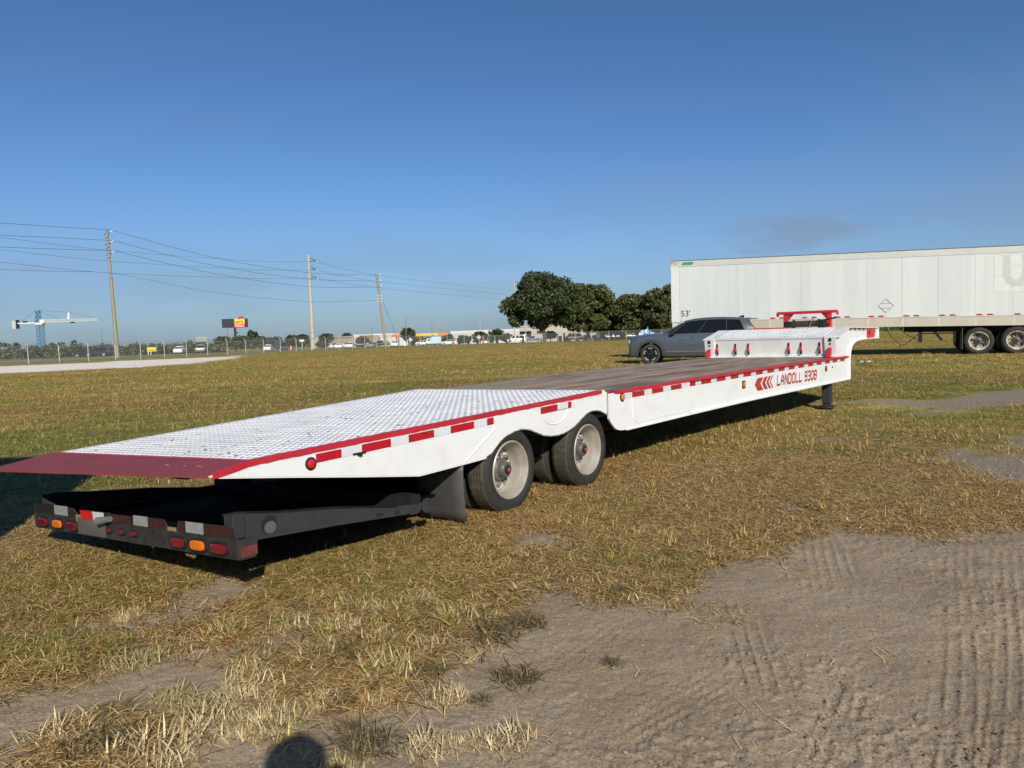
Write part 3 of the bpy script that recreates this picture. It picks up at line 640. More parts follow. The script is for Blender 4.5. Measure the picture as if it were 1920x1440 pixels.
# winch
wn = tb(MB().lathe([(.01,.98),(.10,.98),(.10,1.01),(.065,1.02),(.065,1.50),(.10,1.51),(.10,1.54),(.01,1.54)], 20, lambda a,b,c: (13.0+a, c, 1.535+b)), 'winch', mat('greasy_winch', (.05,.035,.025), .55, col2=(.02,.018,.016), scale=20, bump=.3), smooth=True, label='dark greasy winch drum on the upper deck')
tb(MB().box(12.88,13.12,1.54,1.72,1.42,1.60).box(12.9,13.1,.86,.98,1.42,1.62), 'gearbox', BLACK, wn, bevel=.015)
tb(MB().tube([(12.95,1.2,1.44),(12.86,1.06,1.70)], .012, 6), 'lever', STEELW, wn)
tb(MB().tube([(13.0,.9,1.60),(12.98,.62,1.66)], .02, 6), 'hose_end', BLACK, wn)
cb = MB()
for k in range(11):
    t = 1.03+k*.043; cb.lathe([(.066,t),(.078,t+.021),(.066,t+.043)], 14, lambda a,b,c: (13.0+a, c, 1.535+b))
tb(cb, 'winch_cable', mat('rusty_cable', (.045,.027,.017), .8), wn, smooth=True)
# front corner
rc = tb(MB().box(13.03,13.72,.02,.045,1.195,1.372), 'front_corner_plate', TBRT)
round_lamp(13.2, 1.30, .035, LRED, y=.02, par=rc); tb(MB().box(13.74,13.9,.03,.05,1.30,1.345), 'front_marker', LAMB)
tb(MB().box(13.98,14.06,.0,TW,1.17,1.40), 'front_header', WHITE)
tb(MB().box(11.45,14.0,.06,TW-.06,1.185,1.36), 'gooseneck_core', BLACK)
# landing legs
for t in (.06, TW-.06-.15):
    lg = tb(MB().box(10.13,10.29,t,t+.15,.0,.47), 'landing_leg', GREYBLK, bevel=.008)
    tb(MB().box(10.15,10.27,t+.015,t+.135,-.06,.02), 'leg_slide', GREYBLK, lg)
    ft = MB(); ft.hexa([(10.04,t-.07,-.065),(10.38,t-.07,-.065),(10.38,t+.22,-.065),(10.04,t+.22,-.065)], [(10.08,t-.05,-.045),(10.34,t-.05,-.045),(10.34,t+.2,-.045),(10.08,t+.2,-.045)])
    ft.prism([(10.05,-.047),(10.15,-.047),(10.15,.0)], t+.05, t+.09).prism([(10.37,-.047),(10.27,-.047),(10.27,.0)], t+.05, t+.09)
    tb(ft, 'leg_foot', GREYBLK, lg)

# ---- wheels: dual, deep-dished
BARREL = mat('grey_barrel', (.40,.375,.325), .38, .25, col2=(.29,.265,.22), scale=8, thr=(.3,.55))
def wheel(parent, s, z, y0, sg, rt, wd, name='wheel', dish=True, w=warp, tyre=RUBBER, rimm=None, discm=None, capm=None, n=72):
    """y0 = outer face, sg = +1 when the far side lies towards +y, rt = tyre radius, wd = tyre width"""
    k = rt/.36; rimm = rimm or BARREL; discm = discm or RIM
    fn = lambda a, b, c: (s+a, y0+sg*c, z+b)
    kd = dict(warp=w) if w else {}
    if dish: pr = [(.236,.035),(.246,.022),(.248,.008),(.240,.001),(.232,.004),(.228,.014),(.219,.03),(.216,.05),(.212,.056),(.204,.085),(.199,.125),(.192,.150),(.187,.166)]
    else: pr = [(.236,wd/k-.035),(.248,wd/k-.01),(.240,wd/k-.002),(.226,wd/k-.02),(.2,wd/k-.10),(.19,.06),(.07,.05)]
    rim = MB().lathe([(r*k, a*k) for r, a in pr], n, fn).build(name, rimm, parent, smooth=True, **kd)
    if dish:
        MB().lathe([(r*k, a*k) for r, a in [(.188,.170),(.180,.160),(.165,.156),(.12,.152),(.085,.150),(.078,.148)]], n, fn).build('wheel_disc', discm, rim, smooth=True, **kd)
        for q in range(5):
            t = 2*math.pi*q/5+.5; cx, cz = .155*math.cos(t)*k, .155*math.sin(t)*k
            MB().lathe([(.0225*k,.1535*k),(.0003,.1535*k)], 12, lambda a, b, c: (s+cx+a, y0+sg*c, z+cz+b)).build('hand_hole', DARK, rim, **kd)
    W_ = wd/k; m0, m1 = .032, W_-.032
    tp = [(.232,.055),(.243,.02),(.262,.000),(.295,-.006),(.325,-.001),(.345,.012),(.356,.026)]
    zz = []
    ys = [m0+(m1-m0)*q for q in (.2,.4,.6,.8)]
    last = m0; tp += [(.3605, m0)]
    for y in ys:
        for dy, dr in ((-.006,0),(-.004,-.011),(.004,-.011),(.006,0)):
            zz.append(len(tp)); tp.append((.3615+dr, y+dy))
    tp += [(.3605,m1),(.356,W_-.026),(.345,W_-.012),(.325,W_+.001),(.295,W_+.006),(.262,W_),(.243,W_-.02),(.232,W_-.055)]
    zs = set(zz)
    def wob(i, j, r, a): return (r, a+(.0055*k if i % 2 else -.0055*k)) if j in zs else (r, a)
    ty = MB().lathe([(r*k, a*k) for r, a in tp], n, fn, wob=wob)
    to = ty.build('tyre', tyre, rim, smooth=True, ang=50, **kd)
    to.data.materials.append(TREAD)
    m = len(tp)-1
    idx = [1 if 6 <= (i % m) < len(tp)-9 else 0 for i in range(len(to.data.polygons))]
    to.data.polygons.foreach_set('material_index', idx)
    if dish:
        hub = MB().lathe([(r*k, a*k) for r, a in [(.098,.152),(.098,.118),(.085,.108),(.072,.10),(.068,.06),(.058,.048),(.038,.046)]], 24, fn).build('hub', mat('hub_steel', (.17,.165,.16), .45, .3, col2=(.08,.075,.07), scale=30), rim, smooth=True, **kd)
        MB().lathe([(r*k, a*k) for r, a in [(.040,.049),(.038,.034),(.026,.030),(.0005,.030)]], 20, fn).build('hub_cap', mat('hub_cap_black', (.02,.02,.022), .3), hub, smooth=True, **kd)
        MB().lathe([(r*k, a*k) for r, a in [(.016,.0302),(.015,.026),(.0005,.025)]], 16, fn).build('cap_centre', capm or mat('cap_red', (.55,.06,.08), .35), hub, smooth=True, **kd)
        for q in range(10):
            t = 2*math.pi*q/10+.2; cx, cz = .128*math.cos(t)*k, .128*math.sin(t)*k
            MB().lathe([(r*k, a*k) for r, a in [(.019,.153),(.0185,.125),(.012,.112),(.0003,.111)]], 6, lambda a, b, c: (s+cx+a, y0+sg*c, z+cz+b)).build('lug_nut', STEELW, rim, **kd)
    return rim
for s_ in (0, 1.235):
    for y0, sg in ((0.005, 1), (TW-.005, -1)):
        wheel(TR, s_, .352, y0, sg, .36, .215)
        wheel(TR, s_, .352, y0+sg*.262, sg, .36, .215, dish=False)
    ax_ = MB().tube([(s_,.2,.352),(s_,TW-.2,.352)], .062, 14)
    tb(ax_, 'axle', BLACK, smooth=True)
    for t in (.62, TW-.74): tb(MB().box(s_-.5,s_+.5,t,t+.12,.42,.47), 'leaf_spring', BLACK)

# ---- undercarriage frame and rear light bar
BR = mat('weathered_bar', (.036,.037,.037), .5, col2=(.018,.018,.018), scale=13, thr=(.35,.6), bump=.1, spec=.35)
TANP = mat('tan_primer', (.28,.18,.10), .6)
for ysd in (0, 1):
    Y = (lambda a: a) if ysd == 0 else (lambda a: TW-a)
    poly = [(-2.60,.335),(-2.45,.325),(-1.8,.275),(-1.16,.215),(-1.16,.205),(-1.08,.205),(-1.06,.225),(-.91,.222),(-.91,.285),(-1.08,.272),(-1.3,.295),(-1.79,.388),(-2.25,.452),(-2.50,.500),(-2.60,.502)]
    hole = [(-2.355+.056*math.cos(t), .396+.056*math.sin(t)) for t in np.linspace(0, 2*math.pi, 24, endpoint=False)]
    b = MB().prism(poly, Y(.05), Y(.065)); ch_ = tb(b, 'slide_rail', GREYBLK)
    yh = Y(.0495) if ysd == 0 else Y(.0495)
    hd = MB(); hd.add([(p[0], Y(.048), p[1]) for p in hole], [list(range(24))]); tb(hd, 'rail_hole', DARK, ch_)
    pk = [(-2.350+.042*math.cos(t), .380+.038*math.sin(t)) for t in np.linspace(0, 2*math.pi, 20, endpoint=False)]
    hd = MB(); hd.add([(p[0], Y(.0465), p[1]) for p in pk], [list(range(20))]); tb(hd, 'rail_plug', mat('grey_plug', (.09,.09,.088), .7), ch_)
    tf_ = MB()
    for a, b_ in zip(poly[10:-1], poly[11:]): tf_.hexa([(a[0],Y(.05),a[1]-.008),(b_[0],Y(.05),b_[1]-.008),(b_[0],Y(.15),b_[1]-.008),(a[0],Y(.15),a[1]-.008)], [(a[0],Y(.05),a[1]),(b_[0],Y(.05),b_[1]),(b_[0],Y(.15),b_[1]),(a[0],Y(.15),a[1])])
    tb(tf_, 'rail_flange', BLACK, ch_)
    tb(MB().add([(-1.50,Y(.0475),.29),(-1.50,Y(.0475),.255),(-1.43,Y(.0475),.265),(-1.44,Y(.0475),.278)], [[0,1,2,3]]).box(-1.32,-1.285,Y(.0475),Y(.05),.238,.268), 'rail_cutout', DARK, ch_)
    tb(MB().lathe([(.055,.0),(.055,-.012),(.042,-.012),(.042,-.004),(.0005,-.004)], 20, lambda a,b,c: (-1.0+a, Y(.05+c), .245+b)), 'pivot_pin', GREYBLK, ch_, smooth=True)
    tb(MB().box(-.91,2.6,Y(.30),Y(.40),.42,.56), 'bogie_beam', BLACK)
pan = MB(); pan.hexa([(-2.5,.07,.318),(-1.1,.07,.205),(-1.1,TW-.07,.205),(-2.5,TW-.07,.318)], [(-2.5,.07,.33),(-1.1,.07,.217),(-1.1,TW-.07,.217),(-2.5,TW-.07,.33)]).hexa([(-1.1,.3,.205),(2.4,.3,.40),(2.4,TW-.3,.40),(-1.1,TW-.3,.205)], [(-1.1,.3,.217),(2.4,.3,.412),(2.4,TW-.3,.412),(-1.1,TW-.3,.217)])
tb(pan, 'undercarriage_pan', mat('shade_black_pan', (.004,.004,.004), .95, spec=.05))  # assumed floor; near-black colour adds to the deep shade inside the undercarriage
for t in (.95, 1.7):
    cyl = tb(MB().tube([(-1.9,t,.60),(.3,t,.45)], .055, 14), 'hydraulic_cylinder', BLACK, smooth=True)
    tb(MB().lathe([(.075,-.07),(.075,.07)], 20, lambda a,b,c: (-1.95+a, t+c, .605+b)), 'roller', BLACK, cyl, smooth=True)
tb(MB().box(-1.15,-1.05,.06,TW-.06,.22,.34), 'cross_tube', BLACK)
# bar: lower light strip with taller flanks, built in (y, z)
XB = -2.63
def bw(x, y, z): return (x, y, z-.055*y)
def bb(b, name, m, parent=None, **kw): return b.build(name, m, parent or TR, warp=bw, **kw)
prof = [(-.035,.258),(2.66,.258),(2.66,.440),(2.08,.440),(2.0,.436),(1.93,.395),(1.83,.39),(1.80,.436),(1.46,.436),(1.40,.385),(1.15,.388),(1.13,.436),(.76,.440),(.70,.385),(.60,.39),(.575,.440),(.02,.446),(-.035,.36)]
bar = bb(MB().prism(prof, XB, XB+.012, 'x'), 'light_bar', BR, label='dented charcoal light bar across the back, tape peeling')
bb(MB().box(XB+.012,XB+.12,-.035,2.66,.252,.262), 'bar_lower_flange', BR, bar)
bb(MB().box(XB+.012,XB+.13,-.037,-.022,.262,.37), 'bar_end_plate', BR, bar)
bb(MB().box(XB+.02,XB+.125,-.0395,-.037,.268,.325), 'end_reflector', mat('pink_worn_reflector', (.17,.045,.045), .4, col2=(.10,.025,.025), scale=15), bar)
bb(MB().box(XB+.02,XB+.10,.03,.12,.36,.505), 'corner_box', GREYBLK, bar, bevel=.006)
def oval_lamp(y, z, ry, rzz, lens):
    def pts(ky, kz, x): 
        out = []
        for t in np.linspace(0, 2*math.pi, 28, endpoint=False):
            c, s_ = math.cos(t), math.sin(t); e = .45
            out.append((x, y+math.copysign(abs(c)**e, c)*ry*ky, z+math.copysign(abs(s_)**(e*1.6), s_)*rzz*kz))
        return out
    def loft(rs): 
        b = MB(); n = 28
        for a, c in zip(rs[:-1], rs[1:]): b.add(a+c, [[i, (i+1) % n, n+(i+1) % n, n+i] for i in range(n)])
        b.add(rs[-1], [list(range(n))]); return b
    o = bb(loft([pts(1.22,1.38,XB), pts(1.2,1.34,XB-.012), pts(1.05,1.12,XB-.014), pts(1.0,1.0,XB-.006)]), 'tail_lamp', BLACK, bar, smooth=True)
    bb(loft([pts(1.0,1.0,XB-.006), pts(.96,.95,XB-.016), pts(.8,.75,XB-.021)]), 'lens', lens, o, smooth=True)
for y, c in ((.58,LRED),(.36,LAMB),(.14,LRED),(2.50,LRED),(2.25,LAMB),(2.01,LRED)): oval_lamp(y, .312, .078, .030, c)
for y in (1.45, 1.28, 1.12): oval_lamp(y, .325, .032, .016, LRED)
def btape(y0, y1, z0, z1, m, x=XB-.0035, tilt=0):
    bb(MB().add([(x,y0,z0),(x,y1,z0),(x-tilt,y1,z1),(x-tilt,y0,z1)], [[0,1,2,3]]), 'bar_tape', m, bar)
btape(-.01,.285,.378,.444,TMAR); btape(.295,.49,.380,.447,TSIL); btape(.50,.57,.380,.445,TMAR)
btape(.74,.925,.380,.440,TMAR); btape(.935,1.12,.380,.446,TSIL); btape(1.14,1.44,.380,.437,TMAR)
btape(1.665,1.845,.375,.442,TBRT,x=XB-.012,tilt=.008); btape(1.49,1.66,.375,.442,TWHT,x=XB-.012,tilt=.008)
btape(2.0,2.06,.380,.442,TMAR); btape(2.075,2.30,.380,.450,TSIL); btape(2.31,2.63,.380,.452,TDRK)
bb(MB().box(XB-.0025,XB-.001,1.84,1.95,.28,.40), 'bare_patch', TANP, bar); bb(MB().box(XB-.0025,XB-.001,.60,.70,.375,.40), 'bare_patch', TANP, bar)
dent = MB(); dent.grid([[(XB-.002-.012*math.sin(math.pi*u)*math.sin(math.pi*v)-.004, 1.5+.42*u, .265+.12*v) for v in np.linspace(0,1,8)] for u in np.linspace(0,1,10)])
bb(dent, 'bent_cover', mat('dull_zinc', (.13,.135,.135), .4, .3), bar, smooth=True)
bb(MB().tube([(XB-.02,1.40,.405),(XB-.04,1.54,.385)], [.02,.028], 8), 'coupling', STEELW, bar)
# mud flaps
for y0, y1 in ((.005,.49),(TW-.49,TW-.005)):
    rows = [[(-.60-.03*math.sin(v*2.2)-.01*u, y0+(y1-y0)*u, .045+(.50-.045)*v) for v in np.linspace(0,1,8)] for u in np.linspace(0,1,5)]
    b = MB().grid(rows); o = tb(b, 'mud_flap', MUD, smooth=True); md = o.modifiers.new('solid', 'SOLIDIFY'); md.thickness = .009
    br_ = tb(MB().box(-.645,-.56,y0-.0+.02,y0+.12,.47,.52), 'flap_bracket', GREYBLK, o, bevel=.01)
# ------------------------------------------------------------------ dry van trailer behind
VAN = mat('chalky_white_panel', (.565,.60,.59), .5, col2=(.49,.525,.52), scale=.9, thr=(.3,.6), stretch=(2.2,2.2,.12), bump=.03, bscale=3)
VRAIL = mat('aluminium_rail', (.50,.46,.385), .5, .1, col2=(.42,.38,.31), scale=2, stretch=(1,1,.3))
VTOP = mat('pale_top_rail', (.53,.545,.525), .5, col2=(.45,.46,.44), scale=1.2)
RUST = mat('rust', (.24,.09,.05), .8, col2=(.14,.06,.035), scale=20)
INK = mat('black_lettering', (.03,.03,.03), .6)
GHOST = mat('ghost_lettering', (.48,.495,.485), .6); FRESH = mat('fresh_white_patch', (.60,.615,.59), .5)
vx0, vy0 = 7.0, 33.4
VT = empty('box_trailer', (vx0, vy0, .22), R(-22.2), 'white 53-foot box trailer standing behind the grey SUV', 'trailer')
VL, VD = 16.15, 2.6
zb_ = lambda x: 1.30-.0193*x
def vw(x, y, z): return (x, y, z+zb_(x))          # nose stands higher; z measured from the bottom rail
def vb(b, name, m, parent=None, **kw): return b.build(name, m, parent or VT, warp=vw, **kw)
H_ = 2.95
core = MB().box(.03,VL-.03,.03,VD,.05,H_-.02); vb(core, 'van_body', VAN)
xs = [.36]+[.36+1.23*k+.0 for k in range(1, 13)]+[VL-.12]
for a, b_ in zip(xs[:-1], xs[1:]):
    vb(MB().box(a+.004,b_-.004,.004+rnd.uniform(0,.004),.028,.36,H_-.27), 'side_panel', VAN, bevel=.002)
    vb(MB().box(b_-.012,b_+.012,-.0,.004,.36,H_-.27), 'panel_seam', VAN)
vb(MB().box(.0,.355,-.002,.028,.30,H_-.22), 'corner_post', mat('clean_white_post', (.64,.65,.635), .45), bevel=.02)
tr_ = vb(MB().box(.0,VL,-.006,.03,H_-.265,H_-.02), 'top_rail', VTOP, bevel=.006)
vb(MB().box(.0,VL,-.012,VD,H_-.02,H_+.008), 'roof_edge', mat('grimy_roof_edge', (.13,.08,.07), .8), tr_)
vb(MB().box(-.01,.30,-.013,.02,H_-.16,H_-.03), 'corner_casting', mat('rusty_white', (.55,.5,.46), .6, col2=(.25,.11,.07), scale=9, thr=(.38,.5)), tr_)
vb(MB().add([(.46,-.0085,H_-.20),(.92,-.0085,H_-.20),(.99,-.0085,H_-.075),(.55,-.0085,H_-.075)], [[0,1,2,3]]), 'green_decal', mat('green_decal', (.02,.28,.19), .5), tr_)
br = vb(MB().box(.30,VL,-.012,.03,.0,.345), 'bottom_rail', VRAIL, bevel=.006)
vb(MB().box(.30,VL,-.015,-.012,.15,.165), 'rail_rib', VRAIL, br)
for k in range(1, 13): vb(MB().box(.36+1.23*k-.03,.36+1.23*k+.03,-.0155,-.012,.01,.335), 'rail_joint', VTOP, br)
for k in range(12):
    x = 1.9+1.23*k
    if x > VL-.5: break
    for dx, c in ((-.18,TRED),(.17,TRED)):
        vb(MB().box(x+dx-.10,x+dx+.075,-.0065,.004,.395,.447), 'reflective_tape', TRED)
        vb(MB().box(x+dx+.08,x+dx+.16,-.006,.004,.395,.447), 'reflective_tape', mat('faded_pink_tape', (.62,.5,.47), .4))
# placard frame
pc = MB(); px_, pz_ = 9.0-.62, .83; a_ = .27
P4 = [(px_, pz_+a_), (px_+a_, pz_), (px_, pz_-a_), (px_-a_, pz_)]
for p, q in zip(P4, P4[1:]+P4[:1]): pc.tube([(p[0],-.004,p[1]),(q[0],-.004,q[1])], .011, 4)
for dz in (.095, -.095): pc.tube([(px_-.17,-.004,pz_+dz),(px_+.17,-.004,pz_+dz)], .006, 4)
vb(pc, 'placard_holder', mat('grey_placard', (.33,.32,.30), .6))
def text_obj(body, size, m, parent, loc, name, bold=0.0, rot=(math.pi/2, 0, 0), sx=1.0):
    cu = bpy.data.curves.new(name, 'FONT'); cu.body = body; cu.size = size; cu.offset = bold; cu.extrude = .001
    tmp = bpy.data.objects.new('tmp', cu); COL.objects.link(tmp)
    dg = bpy.context.evaluated_depsgraph_get(); me = bpy.data.meshes.new_from_object(tmp.evaluated_get(dg)); me.name = name
    bpy.data.objects.remove(tmp); me.materials.clear(); me.materials.append(m)
    o = bpy.data.objects.new(name, me); COL.objects.link(o); o.parent = parent; o.location = loc; o.rotation_euler = rot; o.scale = (sx, 1, 1); return o
text_obj("53'", .36, INK, VT, (.40, -.004, zb_(.5)+.56), 'lettering')
fp_ = vb(MB().box(12.02,15.4,-.003,.004,1.24,H_-.38), 'repainted_patch', FRESH)
u_, _ = strokes('U', .92, .62, .3, .25, 0)
gh = MB()
for i, q in enumerate(u_): gh.add([(12.42+a, -.0036-.0003*(i % 4), 1.58+b) for a, b in q], [[0,1,2,3]])
vb(gh, 'ghost_letter', GHOST, fp_)
u2, _ = strokes('L', .92, .5, .3, .25, 0); gh = MB()
for i, q in enumerate(u2): gh.add([(13.6+a, -.0036-.0003*(i % 4), 1.58+b) for a, b in q], [[0,1,2,3]])
# running gear
gb = MB()
for y in (.35, 2.1): gb.box(9.2,15.2,y,y+.14,-.22,-.01)
for x in (9.6, 10.6, 12.1, 13.4, 14.6): gb.box(x,x+.1,.3,2.3,-.2,-.02)
vb(gb, 'slider_frame', BLACK)
hn = MB(); hn.hexa([(10.3,.3,-.55),(10.4,.3,-.55),(10.4,.4,-.55),(10.3,.4,-.55)], [(9.9,.3,-.02),(10.05,.3,-.02),(10.05,.4,-.02),(9.9,.4,-.02)]).box(9.55,10.75,.32,.40,-.30,-.25).box(9.55,9.68,.3,.42,-.62,-.02).box(10.75,10.85,.28,.42,-.62,-.02)
vb(hn, 'suspension_hanger', BLACK)
for pts in ([(8.35,.4,0),(8.6,.38,-.4),(8.95,.36,-.74),(9.15,.38,-.66),(9.6,.4,-.25)], [(8.8,.5,0),(9.2,.45,-.35),(9.6,.42,-.55)]):
    P = [Vector(p) for p in pts]; cu_ = []
    for i in range(len(P)-1):
        for k in range(4): cu_.append(P[i].lerp(P[i+1], k/4))
    vb(MB().tube(cu_+[P[-1]], .014, 6), 'air_hose', BLACK, smooth=True)
for x in (11.55, 12.78):
    for y0, sg in ((.02, 1), (VD-.02, -1)):
        wheel(VT, x, .50, y0, sg, .51, .28, w=None, rimm=mat('chalky_wheel', (.60,.56,.46), .6, col2=(.22,.14,.09), scale=6, thr=(.40,.52)), discm=mat('rusty_disc', (.52,.47,.38), .7, col2=(.10,.06,.04), scale=5, thr=(.42,.54)), capm=BLACK, n=48)
        wheel(VT, x, .50, y0+sg*.34, sg, .51, .28, dish=False, w=None, n=48)
    MB().tube([(x,.25,.5),(x,2.35,.5)], .075, 12).build('axle', BLACK, VT, smooth=True)
vb(MB().box(11.0,11.02,.05,.62,-.9,-.05), 'mud_flap', MUD)
lg_ = MB().box(2.9,3.02,.35,.5,-1.25,.0).box(2.9,3.02,2.1,2.25,-1.25,.0).box(2.8,3.12,.3,.55,-1.32,-1.25).box(2.8,3.12,2.05,2.3,-1.32,-1.25)
vb(lg_, 'landing_gear', GREYBLK)

# ------------------------------------------------------------------ cars
GLASS = mat('tinted_glass', (.008,.010,.011), .06, var=.05, spec=.25)
CLAD = mat('dark_cladding', (.03,.031,.033), .6)
CHROME = mat('bright_trim', (.6,.6,.6), .25, .9)
ALLOY = mat('grey_alloy', (.42,.43,.44), .35, .6)
TYRE2 = mat('car_tyre', (.03,.028,.026), .8)
HEAD = mat('headlamp_glass', (.55,.57,.6), .15)
def spec(kind):
    if kind == 'suv': return dict(L=4.92,W=1.98,wb=(.84,3.80),rw=.385,top=[(0,.90),(.04,1.02),(.16,1.08),(.9,1.14),(1.4,1.17),(1.6,1.12),(4.6,1.13),(4.88,1.10),(4.95,.92)],bot=[(0,.42),(.1,.30),(.6,.26),(4.3,.27),(4.85,.36),(4.95,.48)],hw=[(0,.84),(.08,.93),(.35,.985),(1,.99),(4.3,.99),(4.8,.96),(4.95,.90)],
        ab=1.26,at=2.16,db=4.84,dt=4.46,roof=[(2.16,1.64),(2.45,1.70),(2.9,1.738),(3.4,1.745),(4.0,1.715),(4.46,1.655)],win=[(.035,.372),(.378,.672),(.678,.875)])
    if kind == 'pickup': return dict(L=5.8,W=2.0,wb=(1.0,4.65),rw=.40,top=[(0,.9),(.06,1.05),(.3,1.12),(1.5,1.18),(1.7,1.16),(3.9,1.18),(3.95,1.22),(5.7,1.24),(5.8,1.1)],bot=[(0,.5),(.1,.38),(5.6,.42),(5.8,.6)],hw=[(0,.86),(.08,.94),(.4,.99),(5.5,.99),(5.8,.95)],
        ab=1.45,at=2.15,db=3.95,dt=3.75,roof=[(2.15,1.82),(2.8,1.88),(3.75,1.86)],win=[(.05,.46),(.52,.93)])
    if kind == 'van': return dict(L=5.6,W=2.05,wb=(.95,4.4),rw=.36,top=[(0,.8),(.05,1.0),(.3,1.15),(.95,1.25),(1.1,1.22),(5.5,1.25),(5.6,1.1)],bot=[(0,.4),(.1,.3),(5.5,.32),(5.6,.5)],hw=[(0,.86),(.08,.95),(.35,1.0),(5.4,1.0),(5.6,.97)],
        ab=.95,at=1.75,db=5.55,dt=5.45,roof=[(1.75,2.2),(2.2,2.3),(5.45,2.28)],win=[(.04,.24),(.27,.55),(.58,.93)])
    return dict(L=4.7,W=1.84,wb=(.9,3.7),rw=.34,top=[(0,.68),(.06,.82),(.3,.9),(1.35,1.0),(1.5,.98),(3.9,1.0),(4.6,.98),(4.7,.8)],bot=[(0,.34),(.1,.24),(4.5,.26),(4.7,.4)],hw=[(0,.76),(.08,.86),(.35,.91),(4.3,.91),(4.7,.83)],
        ab=1.3,at=2.05,db=4.25,dt=3.55,roof=[(2.05,1.4),(2.6,1.46),(3.55,1.41)],win=[(.06,.45),(.5,.9)])
def car(name, label, loc, heading, paint, kind='suv', group=None, catg=None, hi=False, wheelmat=None):
    S = spec(kind); L_ = S['L']
    root = empty(name, loc, heading, label, catg or {'suv':'SUV','pickup':'pickup','van':'van','sedan':'car'}[kind], group)
    X = lambda x: L_/2-x
    f = lambda key, x: float(np.interp(x, [p[0] for p in S[key]], [p[1] for p in S[key]]))
    zw = S['rw']; ra = S['rw']+.085
    xs_ = sorted(set([0,.03,.06,.1,.16,.25,.4]+list(np.linspace(.5, L_-.3, 16 if hi else 9))+[L_-.2,L_-.12,L_-.06,L_]+[c+ra*math.cos(t) for c in S['wb'] for t in np.linspace(0, math.pi, 15 if hi else 9)]))
    rows = []
    for x in xs_:
        w_ = f('hw', x)*S['W']/1.98; t_ = f('top', x); b0 = f('bot', x); zs_ = b0+.05
        for c in S['wb']:
            if abs(x-c) < ra: zs_ = max(zs_, zw+math.sqrt(max(0, ra*ra-(x-c)**2)))
        zs_ = min(zs_, t_-.12); b1 = max(b0, zs_-.05)
        half = [(0,b1),(w_*.82,b1),(w_*.975,zs_),(w_,zs_+(t_-zs_)*.3),(w_*1.0,zs_+(t_-zs_)*.62),(w_*.985,t_-.075),(w_*.955,t_-.02),(w_*.88,t_+.004),(w_*.45,t_+.035),(0,t_+.045)]
        ring = half+[(-y, z) for y, z in half[-2:0:-1]]
        rows.append([(X(x), y, z) for y, z in ring]+[(X(x), half[0][0], half[0][1])])
    b = MB().grid(rows); n = len(rows[0])-1
    b.f.append(list(range(n))); b.f.append([(len(rows)-1)*(n+1)+k for k in range(n)])
    body = b.build('body', paint, root, smooth=True, ang=40)
    # cabin
    base = lambda u: S['ab']+(S['db']-S['ab'])*u; top = lambda u: S['at']+(S['dt']-S['at'])*u
    wbse = S['W']/2*.90; wtop = S['W']/2*.72
    def sp(u, v, sg, off=0):
        xb, xt = base(u), top(u); zb0 = f('top', xb)-.03; zt0 = f('roof', xt)
        bul = .03*math.sin(math.pi*v); uu = min(u, 1-u); rnd_ = .05*max(0, 1-uu/.08)
        return (X(xb+(xt-xb)*v), sg*(wbse+(wtop-wbse)*v+bul-rnd_+off), zb0+(zt0-.05-zb0)*v)
    cb_ = MB(); us_ = np.linspace(0, 1, 15); vs_ = np.linspace(0, 1, 7)
    for sg in (1, -1): cb_.grid([[sp(u, v, sg) for v in vs_] for u in us_])
    rr = []
    for u in us_:
        e = sp(u, 1, 1); z0 = f('roof', top(u)); y = e[1]
        rr.append([(e[0], y, e[2]), (e[0], y*.93, z0-.012), (e[0], y*.75, z0+.006), (e[0], 0, z0+.022), (e[0], -y*.75, z0+.006), (e[0], -y*.93, z0-.012), (e[0], -y, e[2])])
    cb_.grid(rr)
    for u, bow in ((0, .10), (1, -.05)):
        cb_.grid([[(lambda a: (a[0]+bow*(1-q*q), a[1]*q, a[2]+ (0.045*(1-q*q) if v > .8 else 0)))(sp(u, v, 1)) for q in np.linspace(1, -1, 9)] for v in vs_])
    cab = cb_.build('cabin', paint, root, smooth=True, ang=40)
    for sg in (1, -1):
        for (u0, u1) in S['win']:
            g = MB().grid([[sp(u, v, sg, .006) for v in np.linspace(.10, .93, 5)] for u in np.linspace(u0, u1, 5)])
            g.build('window', GLASS, root, smooth=True)
    for u, bow, o_, nm in ((0, .10, .010, 'windshield'), (1, -.05, -.010, 'rear_window')):
        g = MB().grid([[(lambda a: (a[0]+bow*(1-q*q)+o_, a[1]*q, a[2]+.01))(sp(u, v, 1)) for q in np.linspace(.9, -.9, 9)] for v in np.linspace(.12 if u == 0 else .25, .92, 5)])
        g.build(nm, GLASS, root, smooth=True)
    # wheels
    tw = .24
